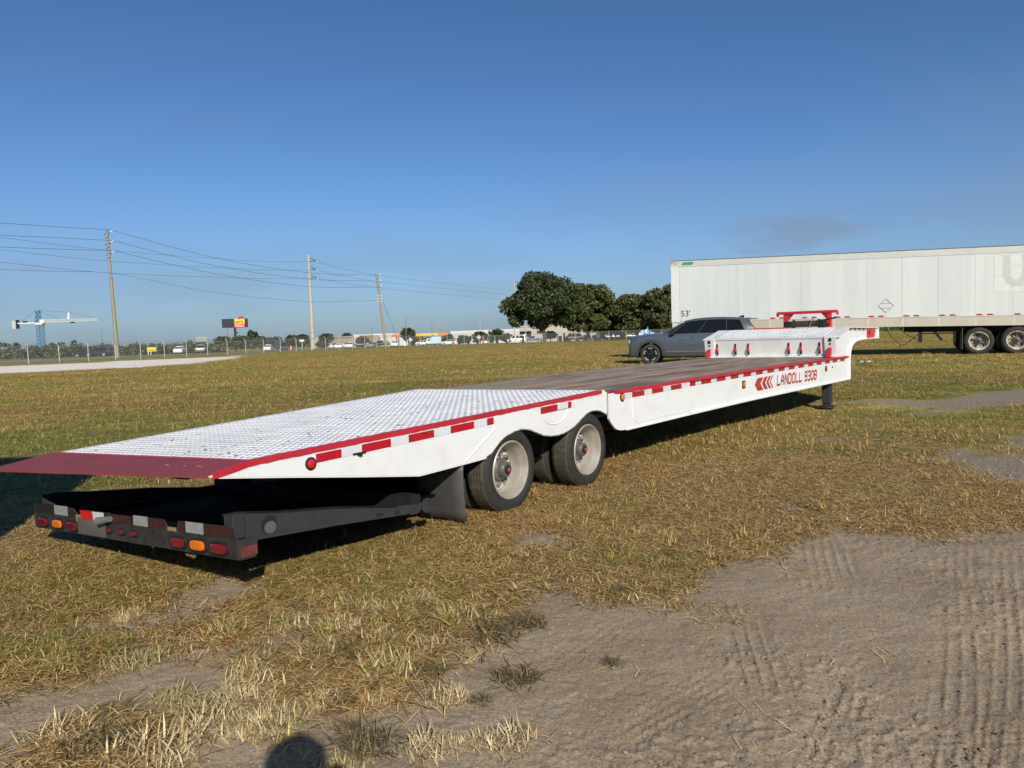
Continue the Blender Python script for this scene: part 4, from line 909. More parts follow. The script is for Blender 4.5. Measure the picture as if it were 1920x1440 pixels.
    for c in S['wb']:
        for sg in (1, -1):
            r = S['rw']; y0 = sg*(S['W']/2-.015)
            fn = lambda a, b_, c_: (X(c)+a, y0-sg*c_, r+b_)
            ro = r*.70
            n_ = 40 if hi else 20
            ty = MB().lathe([(ro,.03),(ro*1.03,.008),(r*.9,.0),(r*.97,.02),(r,.05),(r,tw-.05),(r*.95,tw),(ro,tw-.03)], n_, fn).build('wheel', TYRE2, root, smooth=True)
            MB().lathe([(ro*1.01,.022),(ro*.96,.018),(ro*.93,.05),(ro*.9,.09),(.001,.10)], n_, fn).build('rim', BLACK if hi else (wheelmat or ALLOY), ty, smooth=True)
            if hi:
                for q in range(5):
                    t0 = 2*math.pi*q/5+.35
                    for dt in (-.17, .17):
                        sp_ = MB(); pts = []
                        for (rr_, tt, wv) in ((.06, t0+dt*.4, .022), (ro*.93, t0+dt*1.6, .020)):
                            cx, cz = rr_*math.cos(tt), rr_*math.sin(tt); nx, nz_ = -math.sin(tt)*wv, math.cos(tt)*wv
                            pts.append([(cx-nx, cz-nz_), (cx+nx, cz+nz_)])
                        qd = [pts[0][0], pts[1][0], pts[1][1], pts[0][1]]
                        sp_.hexa([fn(p[0], p[1], .06) for p in qd], [fn(p[0], p[1], .03) for p in qd])
                        sp_.build('spoke', BLACK, ty)
                    arcp = [(ro*.78*math.cos(t0+a_), ro*.78*math.sin(t0+a_), ro*.95*math.cos(t0+a_), ro*.95*math.sin(t0+a_)) for a_ in np.linspace(-.36, .36, 6)]
                    ac = MB().grid([[fn(p[0], p[1], .026), fn(p[2], p[3], .02)] for p in arcp]); ac.build('spoke_accent', ALLOY, ty)
                MB().lathe([(.06,.03),(.05,.022),(.001,.02)], 16, fn).build('hub_cap', BLACK, ty)
    MB().box(X(L_-.35), X(.35), -S['W']/2*.72, S['W']/2*.72, f('bot', 1)+.03, f('bot', 1)+.35).build('underbody', BLACK, root)
    for sg in (1, -1):
        y_ = sg*S['W']/2*.70
        MB().box(X(.13), X(.015), y_-.2, y_+.2, f('top', .06)-.2, f('top', .06)-.08).build('headlamp', HEAD, root, bevel=.02)
        MB().box(X(L_)-.012, X(L_-.10), y_-.12, y_+.16, f('top', L_-.1)-.3, f('top', L_-.1)-.06).build('tail_lamp', LRED, root, bevel=.02)
    MB().box(X(.05), X(.005), -.55, .55, f('top', .06)-.36, f('top', .06)-.14).build('grille', BLACK, root, bevel=.01)
    return root, S, X, f, sp
SUVP = mat('slate_grey_paint', (.115,.132,.152), .25, .5, var=.04, coat=.8)
sx, sy = gx(1303, 30.2)[0], 30.2
root, S, X, f, sp = car('parked_suv', 'slate grey SUV parked in front of the box trailer', (sx, sy, gzf(sx, sy)-.02), R(180-17), SUVP, hi=True)
hw = S['W']/2
for sg in (1, -1):
    for c in S['wb']:                                   # arch cladding
        rows = []
        for t in np.linspace(-.12, math.pi+.12, 24):
            r0, r1 = S['rw']+.075, S['rw']+.165
            rows.append([(X(c)+r0*math.cos(t), sg*(hw*.955), S['rw']+r0*math.sin(t)), (X(c)+r0*math.cos(t), sg*(hw*1.0+.012), S['rw']+r0*math.sin(t)), (X(c)+r1*math.cos(t), sg*(hw*1.0+.012), S['rw']+r1*math.sin(t)), (X(c)+r1*math.cos(t), sg*(hw*.98), S['rw']+r1*math.sin(t))])
        MB().grid(rows).build('arch_cladding', CLAD, root, smooth=True)
    MB().box(X(3.35), X(1.42), sg*hw*.97-.02, sg*hw*.97+.03, .28, .44).build('sill_cladding', CLAD, root, bevel=.02)
    MB().box(X(3.32), X(1.45), sg*(hw+.0)-.004, sg*(hw+.0)+.012, .452, .475).build('sill_trim', CHROME, root)
    for xx in (1.98, 3.02): MB().box(X(xx+.22), X(xx), sg*(hw+.012)-.018, sg*(hw+.012)+.012, .935, .962).build('door_handle', CHROME, root, bevel=.006)
    for xx, z0 in ((1.40,.46),(2.42,.46),(3.38,.50)): MB().box(X(xx+.012), X(xx), sg*hw*.997-.006, sg*hw*.997+.001, z0, 1.04).build('door_gap', BLACK, root)
    mi = MB(); mi.hexa([(X(1.80),sg*(hw-.06),1.10),(X(1.66),sg*(hw-.06),1.10),(X(1.63),sg*(hw+.16),1.12),(X(1.76),sg*(hw+.16),1.12)], [(X(1.80),sg*(hw-.06),1.20),(X(1.66),sg*(hw-.06),1.20),(X(1.63),sg*(hw+.16),1.27),(X(1.76),sg*(hw+.16),1.27)])
    mi.build('mirror', BLACK, root, bevel=.02)
    MB().tube([sp(.12, .985, sg, -.02), sp(.5, 1.06, sg, -.04), sp(.93, 1.04, sg, -.03)], .014, 6).build('roof_rail', CHROME, root)
    MB().box(X(.2), X(.10), sg*hw*.90-.03, sg*hw*.90+.02, .74, .98).build('corner_lamp', LAMB, root, bevel=.015)
    MB().tube([sp(u, .04, sg, .012) for u in np.linspace(.03, .95, 14)], .013, 5).build('window_trim', CHROME, root)
MB().hexa([(X(4.4),-.62,1.64),(X(4.4),.62,1.64),(X(4.84),.58,1.615),(X(4.84),-.58,1.615)], [(X(4.4),-.60,1.69),(X(4.4),.60,1.69),(X(4.84),.57,1.642),(X(4.84),-.57,1.642)]).build('rear_spoiler', SUVP, root, bevel=.01)
MB().hexa([(X(4.10),-.02,1.72),(X(4.10),.02,1.72),(X(4.34),.02,1.69),(X(4.34),-.02,1.69)], [(X(4.28),-.008,1.79),(X(4.28),.008,1.79),(X(4.34),.008,1.785),(X(4.34),-.008,1.785)]).build('antenna_fin', BLACK, root)
MB().box(X(.10), X(-.01), -.86, .86, .30, .50).build('front_bumper', CLAD, root, bevel=.04)
MB().box(X(4.98), X(4.80), -.86, .86, .36, .56).build('rear_bumper', CLAD, root, bevel=.04)

def place(px, d, dz=0): 
    p = gx(px, d); return (p.x, d, gzf(p.x, d)+dz)
CW = mat('white_car_paint', (.75,.75,.74), .35, coat=.5, var=.04); CBK = mat('black_car_paint', (.014,.015,.018), .3, coat=.6); CSV = mat('silver_car_paint', (.36,.37,.37), .32, .4, coat=.5)
CNV = mat('navy_car_paint', (.018,.022,.035), .3, coat=.6); CMR = mat('maroon_car_paint', (.10,.018,.02), .35, coat=.5); CRD = mat('bright_red_car', (.5,.015,.02), .35, coat=.5); CGD = mat('champagne_car', (.34,.32,.27), .35, .3, coat=.5)
g1 = 'vehicles on the far highway'; g2 = 'vehicles parked beyond the oak trees'
lane = math.atan2(-FD.y, -FD.x)
for nm, lb, px, d, hd, pt, kd, g in (
 ('suv', 'dark navy SUV beyond the fence, beside the tall wooden pole', 186, 150, R(182), CNV, 'suv', g1),
 ('car', 'small black car right behind the navy SUV', 163, 153, R(182), CBK, 'sedan', g1),
 ('suv', 'white SUV beside the yellow roadside board', 337, 172, lane+R(40), CW, 'suv', g1),
 ('pickup', 'champagne silver pickup overlapping a white SUV on the road', 377, 166, lane+R(45), CGD, 'pickup', g1),
 ('suv', 'white crossover left of the orange traffic cone', 503, 198, lane+R(35), CW, 'suv', g1),
 ('van', 'dark grey van partly hidden by the white crossover', 527, 206, lane+R(60), mat('dark_grey_car', (.05,.052,.055), .4, coat=.4), 'van', g1),
 ('car', 'low white sedan in front of the pink building', 634, 222, R(200), CW, 'sedan', g1),
 ('suv', 'white SUV in front of the low pink building', 657, 214, lane+R(30), CW, 'suv', g1),
 ('suv', 'black SUV behind the white one by the pink building', 677, 226, R(190), CBK, 'suv', g1),
 ('car', 'silver sedan left of the black pickup', 698, 221, lane+R(20), CSV, 'sedan', g1),
 ('pickup', 'black pickup just left of the leaning pole', 713, 228, R(185), CBK, 'pickup', g1),
 ('suv', 'white SUV just right of the leaning pole', 741, 214, lane+R(30), CW, 'suv', g1),
 ('pickup', 'white pickup under the yellow canopy', 795, 262, R(180), CW, 'pickup', g1),
 ('suv', 'white SUV at the canopy end beside a red post', 841, 262, R(185), CW, 'suv', g1),
 ('car', 'white car roof showing beside the orange post', 914, 272, R(180), CW, 'sedan', g1),
 ('van', 'white shuttle van under the big oak', 968, 236, R(180), CW, 'van', g2),
 ('pickup', 'blue-grey pickup behind the white shuttle van', 998, 240, R(175), mat('blue_grey_car', (.12,.15,.19), .4, coat=.4), 'pickup', g2),
 ('van', 'maroon van parked behind the chain-link fence', 1074, 222, R(180), CMR, 'van', g2),
 ('suv', 'silver SUV nose-on beside the maroon van', 1100, 222, lane+R(30), CSV, 'suv', g2),
 ('car', 'dark car between the silver SUV and the red one', 1114, 226, lane+R(20), CBK, 'sedan', g2),
 ('suv', 'bright red SUV left of the white pickup', 1128, 228, R(90), CRD, 'suv', g2),
 ('pickup', 'white pickup behind the low orange barriers', 1150, 240, R(180), CW, 'pickup', g2),
 ('suv', 'white SUV behind the barriers near the blue truck', 1187, 246, R(180), CW, 'suv', g2),
 ('suv', 'white SUV parked in front of the blue box truck', 1210, 250, R(170), CW, 'suv', g2),
 ('car', 'white car glimpsed above the grey SUV bonnet', 1243, 250, R(180), CW, 'sedan', g2)):
    car(nm, lb, place(px, d), hd, pt, kd, g)
# ------------------------------------------------------------------ fence
GALV = mat('galvanised', (.50,.50,.48), .5, .2); GALVR = mat('fence_rail', (.22,.23,.24), .5)
def mesh_mat():
    m = bpy.data.materials.new('chain_link'); m.use_nodes = True; b = m.node_tree.nodes['Principled BSDF']; b.inputs['Base Color'].default_value = (.35,.36,.37,1); b.inputs['Roughness'].default_value = .6; b.inputs['Alpha'].default_value = .14
    return m
CL = mesh_mat()
def fence(pts, label, arms=True):
    p0 = pts[0]; root = empty('chain_link_fence', (p0[0], p0[1], gzf(*p0)), 0, label, 'fence')
    inv = Vector((-p0[0], -p0[1], -gzf(*p0)))
    post = MB().tube([(0,0,-.1),(0,0,2.0)], .045, 6)
    if arms: post.tube([(0,0,2.0),(-.28,.05,2.36)], .03, 5)
    proto = None
    for i, p in enumerate(pts):
        if proto is None: proto = o = post.build('post', GALV, root)
        else: o = bpy.data.objects.new('post', proto.data); COL.objects.link(o); o.parent = root
        o.location = Vector((p[0], p[1], gzf(*p)))+inv; o.rotation_euler = (rnd.uniform(-.02,.02), rnd.uniform(-.02,.02), 0)
    r = MB(); s_ = MB(); P3 = [Vector((p[0], p[1], gzf(*p)))+inv for p in pts]
    r.tube([p+Vector((0,0,1.98)) for p in P3], .032, 5)
    r.build('top_rail', GALVR, root)
    s_.grid([[tuple(p+Vector((0,0,.03))), tuple(p+Vector((0,0,1.95)))] for p in P3]); s_.build('wire_mesh', CL, root, recalc=False)
    if arms:
        for k, hgt in enumerate((2.12, 2.24, 2.34)):
            MB().tube([p+Vector((-.09*(k+1),.016*(k+1),hgt)) for p in P3], .008, 4).build('barbed_strand', GALVR, root)
A0 = F0+FD*(-3.6*4)
fence([tuple((A0+FD*3.6*k)[:2]) for k in range(34)], 'long galvanised chain-link fence with angled arms running along the highway')
E0 = A0+FD*3.6*33
fence([(E0.x+3.6*k, E0.y-1.35*k) for k in range(0, 19)], 'chain-link fence section in front of the oak trees', arms=False)

# ------------------------------------------------------------------ utility poles and wires
WOOD = mat('pole_wood', (.33,.285,.20), .85, col2=(.22,.19,.135), scale=3, stretch=(3,3,.3), bump=.3, bscale=20); CONC = mat('pole_concrete', (.44,.42,.38), .8, col2=(.36,.345,.31), scale=2)
INSU = mat('insulator_white', (.7,.7,.72), .3)
def pole(name, label, top, base, r0, r1, m, levels, arm, catg='utility pole', braces=False):
    b_ = Vector(base); t_ = Vector(top); root = empty(name, b_, 0, label, catg)
    ax = t_-b_
    MB().tube([ax*q for q in (-.02, .25, .5, .75, 1)], [r0*1.02, r0*.85+r1*.15, (r0+r1)/2, r0*.2+r1*.8, r1], 12).build('shaft', m, root, smooth=True)
    for q in levels:
        p = ax*q
        if braces:
            MB().tube([p+Vector((.1,0,.9)), p+Vector((1.6,0,.1))], .06, 5).tube([p, p+Vector((1.75,0,.2))], .06, 5).build('davit_arm', GREYBLK, root)
            MB().tube([p+Vector((1.6,0,.1)), p+Vector((1.85,0,-.15))], .08, 6).build('insulator', INSU, root)
        else:
            MB().tube([p+Vector((r1,0,-.1)), p+Vector((arm,0,.25))], .05, 5).build('bracket', GREYBLK, root)
            MB().tube([p+Vector((arm,0,.25)), p+Vector((arm+.35,0,.5))], .075, 6).build('insulator', INSU, root)
            MB().tube([p+Vector((-r1-.25,0,-.15)), p+Vector((-r1,0,.05))], .05, 5).build('bracket', GREYBLK, root)
            MB().tube([p+Vector((-.2,-r1,-.75)), p+Vector((.25,-r1,-.45))], .035, 5).build('band', BLACK, root)
    return root
def topz(p, base): return p
pole('utility_pole', 'tall weathered wooden pole beside the navy SUV', at(200,430,118), at(220.5,669.5,118), .30, .18, WOOD, (.965,.885,.805), .5)
pole('utility_pole', 'pale concrete pole with three davit arms', at(578,478,163), at(587,655,163), .50, .26, CONC, (.93,.84,.75), 1.6, braces=True)
p3r = pole('utility_pole', 'leaning wooden pole with guy wires and a cluster of insulators', at(706,514,157), at(724,652,157), .28, .17, WOOD, (.97,.89,.82), .45)
ax3 = at(706,514,157)-at(724,652,157)
for q in (.70,.66,.62):
    for sg in (-1, 1): MB().tube([ax3*q+Vector((sg*.2,0,0)), ax3*q+Vector((sg*.45,0,.25))], .09, 6).build('fuse', INSU, p3r)
pole('transmission_pole', 'thin far grey pole rising behind the big round oak', at(964,522,300), at(966,640,300), .35, .22, CONC, (.93,.86), 1.2, braces=True)
pole('transmission_pole', 'thin far grey pole showing above the second oak', at(1128,540,330), at(1130,632,330), .35, .22, CONC, (.93,.84), 1.2, braces=True)
WIRE = mat('wire', (.07,.08,.10), .6)
def wire(label, pts, r=.03):
    P = [at(*p) for p in pts]; Q = [P[0]]+P+[P[-1]]; out = []
    for i in range(1, len(Q)-2):
        for k in range(8):
            t = k/8; out.append(.5*((2*Q[i])+(-Q[i-1]+Q[i+1])*t+(2*Q[i-1]-5*Q[i]+4*Q[i+1]-Q[i+2])*t*t+(-Q[i-1]+3*Q[i]-3*Q[i+1]+Q[i+2])*t**3))
    out.append(P[-1]); o0 = P[0]
    MB().tube(out, r, 5).build('power_line', WIRE, label=label, cat='wire', group='overhead wires')
for i, (a, b_, c, d_) in enumerate((((-160,408),(0,418),(90,424),(207,431)), ((-160,432),(0,441),(90,445),(211,451)), ((-160,456),(0,463),(90,466.5),(213,470)))):
    nm = ('top', 'middle', 'lowest')[i]
    wire(f'{nm} wire running off from the left side of the tall wooden pole', [(*a,95),(*b_,103),(*c,110),(*d_,118)])
for i, (a, b_, c, d_) in enumerate((((207,431),(400,482.5),(575,511),(705,516)), ((211,451),(400,497.5),(575,523),(704,527)), ((213,470),(400,512.5),(575,537),(703,538)))):
    nm = ('top', 'middle', 'lowest')[i]
    wire(f'{nm} of three wires sagging from the tall wooden pole to the leaning pole', [(*a,118),(*b_,130),(*c,145),(*d_,157)])
wire('thin low cable between the wooden poles', [(-100,502,98),(100,508.5,108),(221,514,118),(400,548,131),(575,565,146),(709,563,157)], .022)
for i, (a, b_, c, d_) in enumerate((((-160,428),(0,445),(200,469),(480,489.5)), ((-160,452),(0,468),(210,490),(480,505.5)), ((-160,477),(0,491.5),(210,512),(480,522)))):
    nm = ('top', 'middle', 'lowest')[i]
    wire(f'{nm} wire reaching the concrete pole from the left', [(*a,108),(*b_,118),(*c,135),(*d_,155),(592,(490.5,506,521)[i],163)], .024)
for i, (a, b_, c) in enumerate((((592,490.5),(695,514),(875,536)), ((592,506),(695,526),(875,545)), ((592,521),(695,538),(875,556)))):
    nm = ('top', 'middle', 'lowest')[i]
    wire(f'{nm} wire from the concrete pole towards the oak trees', [(*a,163),(*b_,195),(*c,260),(968,(546,553,563)[i],298)], .024)
for i, (tx, ty) in enumerate(((716,560),(718,566))):
    wire(('upper', 'lower')[i]+' guy wire slanting down from the leaning pole', [(tx,ty,157),(733,604,157),(748+i*3,652,157)], .02)

# ------------------------------------------------------------------ tower crane
CB_ = mat('crane_blue', (.06,.20,.33), .5); CWH = mat('crane_white', (.72,.72,.68), .5)
cd = 450; cs = cd/FPX; cr_b = gx(79, cd); croot = empty('tower_crane', (cr_b.x, cd, gzf(cr_b.x, cd)), 0, 'blue tower crane with a white horizontal jib beyond the woods', 'crane')
def lattice(b, x0, x1, y0, y1, z0, z1, seg, r, axis='z', taper=1.0):
    def corner(i, q):
        cx = (x0+x1)/2; cy = (y0+y1)/2; k = 1+(taper-1)*q
        if axis == 'z': return Vector((cx+(-1 if i in (0,3) else 1)*(x1-x0)/2*k, cy+(-1 if i < 2 else 1)*(y1-y0)/2*k, z0+(z1-z0)*q))
        return Vector((x0+(x1-x0)*q, cy+(-1 if i < 2 else 1)*(y1-y0)/2, (z0+z1)/2+(-1 if i in (0,3) else 1)*(z1-z0)/2*k))
    for i in range(4):
        b.tube([corner(i, 0), corner(i, 1)], r, 4)
        for k in range(seg):
            b.tube([corner(i, k/seg), corner((i+1) % 4, (k+1)/seg)], r*.7, 4); b.tube([corner((i+1) % 4, k/seg), corner(i, (k+1)/seg)], r*.7, 4)
hz = lambda y, x=79: CAM_H+(629+(960-x)*math.tan(ROLL)-y)*cs-croot.location.z
zs = hz(608); zt_ = hz(582)
b = MB(); lattice(b, -1.5, 1.5, -1.5, 1.5, 0, zs, 9, .16); b.build('mast', CB_, croot)
b = MB(); lattice(b, -2.2, .6, -1.2, 1.2, zs+.5, zt_, 3, .2, taper=.55); b.box(-2.3,.2,-.9,.9,zt_-.9,zt_); o = b.build('tower_head', CB_, croot)
MB().box(-1.9,1.9,-1.6,1.6,zs-.2,zs+.9).build('slewing_ring', CWH, croot)
MB().box(.4,3.1,-1.3,1.3,zs+.6,zs+2.7).build('operator_cab', CWH, croot, bevel=.2)
b = MB(); lattice(b, 2.5, 33.5, -.7, .7, zs+.9, zs+2.6, 22, .085, 'x', .7); b.build('jib', CWH, croot)
b = MB().box(-15,-1,-.7,.7,zs+.6,zs+1.2); b.build('counter_jib', CWH, croot)
MB().box(-15.8,-13.6,-1,1,zs-2.2,zs+2.4).build('counterweight', mat('crane_ballast', (.45,.45,.42), .7), croot); MB().box(-13.6,-12.6,-1,1,zs-2.1,zs+3).build('ballast_block', CNV, croot)
MB().box(-9.5,-7.8,-.8,.8,zs+1.2,zs+2.1).build('winch_house', BLACK, croot)
b = MB(); b.hexa([(16.2,-.5,zs+2.4),(17.6,-.5,zs+2.4),(17.6,.5,zs+2.4),(16.2,.5,zs+2.4)], [(16.9,-.3,zs+6.6),(17.5,-.3,zs+6.6),(17.5,.3,zs+6.6),(16.9,.3,zs+6.6)]); b.build('king_post', CWH, croot)
MB().box(17.8,19.8,-.6,.6,zs+.2,zs+.9).build('trolley', BLACK, croot)
for p, q in (((-.6,0,zt_),(17.2,0,zs+6.6)),((17.2,0,zs+6.6),(31,0,zs+2.6)),((-.6,0,zt_-.5),(12,0,zs+2.6)),((-1.6,0,zt_),(-12,0,zs+1.2))): MB().tube([p, q], .07, 4).build('tie_rope', WIRE, croot)

# ------------------------------------------------------------------ billboard
bd = 300; bs = bd/FPX; bp_ = gx(445, bd); bz = gzf(bp_.x, bd); bro = empty('billboard', (bp_.x, bd, bz), R(8), 'black pole-mounted billboard with a yellow panel', 'billboard')
hzb = lambda y: CAM_H+(629+(960-445)*math.tan(ROLL)-y)*bs-bz
BB = mat('billboard_black', (.016,.016,.018), .5)
MB().tube([(-.5,0,0),(-.5,0,hzb(614))], .42, 10).build('pillar', BB, bro, smooth=True)
MB().box(-5.2,4.4,-.4,.4,hzb(614),hzb(597.5)).build('board', BB, bro)
MB().box(-.55,3.3,-.46,-.4,hzb(608),hzb(597.8)).build('yellow_panel', mat('sign_yellow', (.85,.52,.03), .5), bro)
MB().box(-.55,3.3,-.46,-.4,hzb(613.4),hzb(608.2)).build('red_panel', mat('sign_red', (.62,.03,.06), .5), bro)
MB().prism([(.85,hzb(597.9)),(1.1,hzb(595)),(1.6,hzb(593.9)),(2.9,hzb(593.9)),(3.3,hzb(597.9))], -.44, -.2, 'y').build('top_crest', mat('sign_crest', (.20,.02,.015), .5), bro)
hrt = [(1.45+.52*(math.sin(t)**3), hzb(597.6)+.36*((13*math.cos(t)-5*math.cos(2*t)-2*math.cos(3*t)-math.cos(4*t))/13)) for t in np.linspace(0, 2*math.pi, 24, endpoint=False)]
MB().prism(hrt, -.49, -.462, 'y').build('heart_emblem', mat('sign_heart', (.75,.05,.02), .5), bro)
text_obj("Love's", 1.45, BB, bro, (-.42, -.475, hzb(605.8)), 'lettering', bold=.05, sx=.87)
wl = MB()
for k, (a, w_) in enumerate(((-.3,.35),(.2,.12),(.45,.3),(.9,.35),(1.4,.5),(2.0,.2),(2.3,.55))): wl.box(a, a+w_, -.475, -.462, hzb(612.3)+.1*(k % 2), hzb(609.6)-.1*((k+1) % 2))
wl.build('white_script', mat('sign_pink', (.85,.62,.62), .5), bro)
MB().box(-.2,.5,-.3,.3,hzb(625),hzb(622)).build('junction_box', BB, bro)

# ------------------------------------------------------------------ street lamps, signs, cone
LAMPM = mat('lamp_post', (.16,.18,.20), .5)
for lb, px, d, ty, kind in (('tall single-arm lamp beyond the wooden pole', 193, 250, 618, 1), ('shorter single-arm lamp near the crane', 143.5, 290, 628.5, 1), ('double-headed lamp right of the billboard', 483, 340, 615, 2), ('lamp post standing under the left edge of the billboard', 428, 310, 613, 0),
  ('double-headed lamp above the low shops', 699, 380, 616, 2), ('single lamp rising behind the tree by the canopy', 762, 260, 598, 1), ('thin lamp above the yellow canopy', 811, 300, 607.5, 1), ('thin lamp in front of the long white building', 901, 300, 597, 1), ('white double lamp left of the dark oak trunk', 967, 238, 607, 2), ('white double lamp right of the dark oak trunk', 986, 238, 606, 2), ('dark lamp post near the blue box truck', 1219, 215, 588, 0)):
    p = place(px, d); r_ = empty('street_lamp', p, 0, lb, 'street lamp', 'street lamps'); t_ = at(px, ty, d).z-p[2]
    wm = GALV if 'white' in lb else LAMPM
    MB().tube([(0,0,0),(0,0,t_)], [.15,.09], 8).build('post', wm, r_)
    if kind == 1: MB().tube([(0,0,t_-.05),(.95,0,t_+.02)], .05, 5).build('arm', wm, r_); MB().box(.75,1.45,-.18,.18,t_-.04,t_+.1).build('lamp_head', LAMPM, r_)
    if kind == 2:
        MB().tube([(-.9,0,t_),(.9,0,t_)], .05, 5).build('arm', wm, r_)
        for sg in (-1, 1): MB().box(sg*1.0-.5,sg*1.0+.5,-.25,.25,t_-.08,t_+.12).build('lamp_head', LAMPM, r_)
p = place(546, 128); r_ = empty('traffic_cone', p, 0, 'orange traffic cone with a white collar near the fence', 'cone')
ORG = mat('cone_orange', (.75,.11,.02), .6)
MB().lathe([(.17,.0),(.125,.45)], 16, lambda a,b,c: (a,b,c+.05)).build('cone_body', ORG, r_, smooth=True); MB().lathe([(.126,.45),(.085,.78)], 16, lambda a,b,c: (a,b,c+.05)).build('white_collar', CWH, r_, smooth=True); MB().lathe([(.085,.78),(.05,1.05),(.001,1.06)], 16, lambda a,b,c: (a,b,c+.05)).build('cone_tip', ORG, r_, smooth=True); MB().box(-.24,.24,-.24,.24,0,.05).build('base', BLACK, r_)
p = place(285, 158); r_ = empty('message_board', p, R(-10), 'small yellow roadside board on white legs', 'sign')
MB().box(-1.0,1.0,-.08,.08,.65,1.5).build('panel', mat('safety_yellow', (.85,.68,.02), .5), r_); MB().box(-.9,-.75,-.05,.05,0,.7).box(-.3,-.15,-.05,.05,0,.7).build('legs', CWH, r_)
for k in range(4): MB().box(-.7+k*.42,-.42+k*.42,-.086,-.08,.82,1.02).build('worn_letter', INK, r_)
p = place(379, 330); r_ = empty('road_sign', p, 0, 'grey back of a big highway sign on posts', 'sign'); zt1 = at(379,631,330).z-p[2]
MB().box(-2.4,2.4,-.1,.1,zt1-2.2,zt1).build('panel', mat('sign_back', (.30,.31,.30), .6), r_); 
for x_ in (-2.0, 2.0): MB().tube([(x_,.15,0),(x_,.15,zt1)], .1, 6).build('post', LAMPM, r_)
p = place(567, 140); r_ = empty('road_sign', p, 0, 'small white sign left of the concrete pole', 'sign'); MB().tube([(0,0,0),(0,0,1.9)], .07, 6).build('post', GALV, r_); MB().box(-.42,.42,-.1,-.06,1.6,1.95).build('panel', CWH, r_)
for px, d, lb in ((770, 245, 'diamond sign showing its grey back by the canopy'), (898, 235, 'diamond sign showing its grey back beside the hedge')):
    p = place(px, d); r_ = empty('road_sign', p, 0, lb, 'sign'); MB().tube([(0,0,0),(0,0,2.2)], .05, 6).build('post', GALV, r_)
    MB().prism([(0,1.3),(.72,2.0),(0,2.7),(-.72,2.0)], -.1, -.06).build('panel', mat('sign_back2', (.5,.52,.53), .5), r_)
for k, (px, d, lb) in enumerate(((851, 228, 'orange marker post at the right end of the canopy'), (906, 232, 'orange marker post beside the diamond sign'), (1058, 205, 'orange post left of the maroon van'), (981, 205, 'orange marker at the foot of the oak'))):
    MB().tube([Vector(place(px, d)), Vector(place(px, d))+Vector((0,0,2.3 if k < 3 else 1.3))], .24, 8).build('marker_post', mat('orange_post', (.42,.13,.06), .6), label=lb, cat='post')
# ------------------------------------------------------------------ buildings
def building(name, label, px0, px1, d0, d1, ytop, depth, wall, roof, openings=(), para=.5):
    a = Vector(place(px0, d0)); c = Vector(place(px1, d1)); e = c-a; Lx = math.hypot(e.x, e.y); ang = math.atan2(e.y, e.x)
    zmin = min(a.z, c.z)-.3; r_ = empty(name, (a.x, a.y, zmin), ang, label, 'building'); h = at(px0, ytop, d0).z-zmin
    MB().box(0,Lx,0,depth,0,h-para).build('wall', wall, r_)
    MB().box(-.15,Lx+.15,-.15,depth+.15,h-para,h).build('parapet', roof, r_)
    for (u0, u1, z0, z1, m, nm) in openings: MB().box(Lx*u0,Lx*u1,-.12,.02,z0,z1).build(nm, m, r_)
    return r_
PINK = mat('pale_pink_stucco', (.62,.50,.42), .8); CREAM = mat('cream_stucco', (.68,.62,.50), .8); TAN = mat('tan_stucco', (.40,.31,.22), .8); WPAN = mat('white_cladding', (.74,.73,.70), .6)
DGL = mat('dark_shopfront', (.02,.022,.025), .2); ORW = mat('orange_stucco', (.62,.28,.08), .7); GREENS = mat('green_panel', (.03,.28,.2), .5)
building('shop_building', 'low pale pink building with a small red sign', 622, 664, 420, 400, 631.5, 18, PINK, CREAM, [(.3,.5,1.8,2.6,mat('red_sign_small', (.55,.1,.08), .6),'sign_panel'),(.62,.72,1.0,2.6,DGL,'window'),(.05,.2,1.0,2.4,DGL,'window')])
building('shop_building', 'cream building half hidden behind the concrete pole', 588, 612, 430, 425, 634.0, 12, PINK, CREAM, [(.2,.4,1.0,2.4,DGL,'window')])
building('shop_building', 'tan shop with an orange front and white parapet', 664, 700, 405, 395, 627.5, 16, TAN, WPAN, [(.72,1.0,1.6,3.9,ORW,'orange_front'),(.1,.6,.8,2.6,DGL,'window')], para=.7)
building('shop_building', 'shop with a yellow fascia behind the black pickup', 696, 716, 400, 398, 630.0, 14, TAN, WPAN, [(.0,.8,1.4,2.9,mat('yellow_front', (.7,.42,.05), .7),'yellow_front')])
building('shop_building', 'white-topped shop behind the leaning pole', 713, 738, 395, 390, 627, 14, WPAN, WPAN, [(.1,.7,.8,2.6,DGL,'window')])
building('warehouse', 'long white warehouse stretching behind the hedge', 846, 975, 372, 350, 621, 40, WPAN, mat('white_parapet', (.78,.77,.74), .6), [(.02,.98,2.6,3.0,mat('grey_band', (.25,.26,.27), .6),'canopy_band')]+[(.1+.14*k,.14+.14*k,.3,2.2,DGL,'doorway') for k in range(6)], para=1.3)
building('store_building', 'cream store with arched openings behind the oak trunks', 975, 1140, 330, 300, 611.5, 30, CREAM, CREAM, [(.0,.14,2.8,5.2,DGL,'dark_front'),(.075,.125,3.6,4.6,GREENS,'green_panel')]+[(.215+.024*k,.232+.024*k,4.0,5.3,DGL,'arched_opening') for k in range(3)]+[(.45+.1*k,.5+.1*k,.4,2.8,DGL,'window') for k in range(5)])
p = Vector(place(735, 330)); q = Vector(place(838, 330)); r_ = empty('fuel_canopy', p, math.atan2(q.y-p.y, q.x-p.x), 'yellow and orange filling station canopy on posts', 'canopy'); Lx = (q-p).length
zc = at(735, 627, 330).z-p.z
MB().box(-.0,Lx,0,9,zc-.55,zc-.02).build('roof_slab', WPAN, r_)
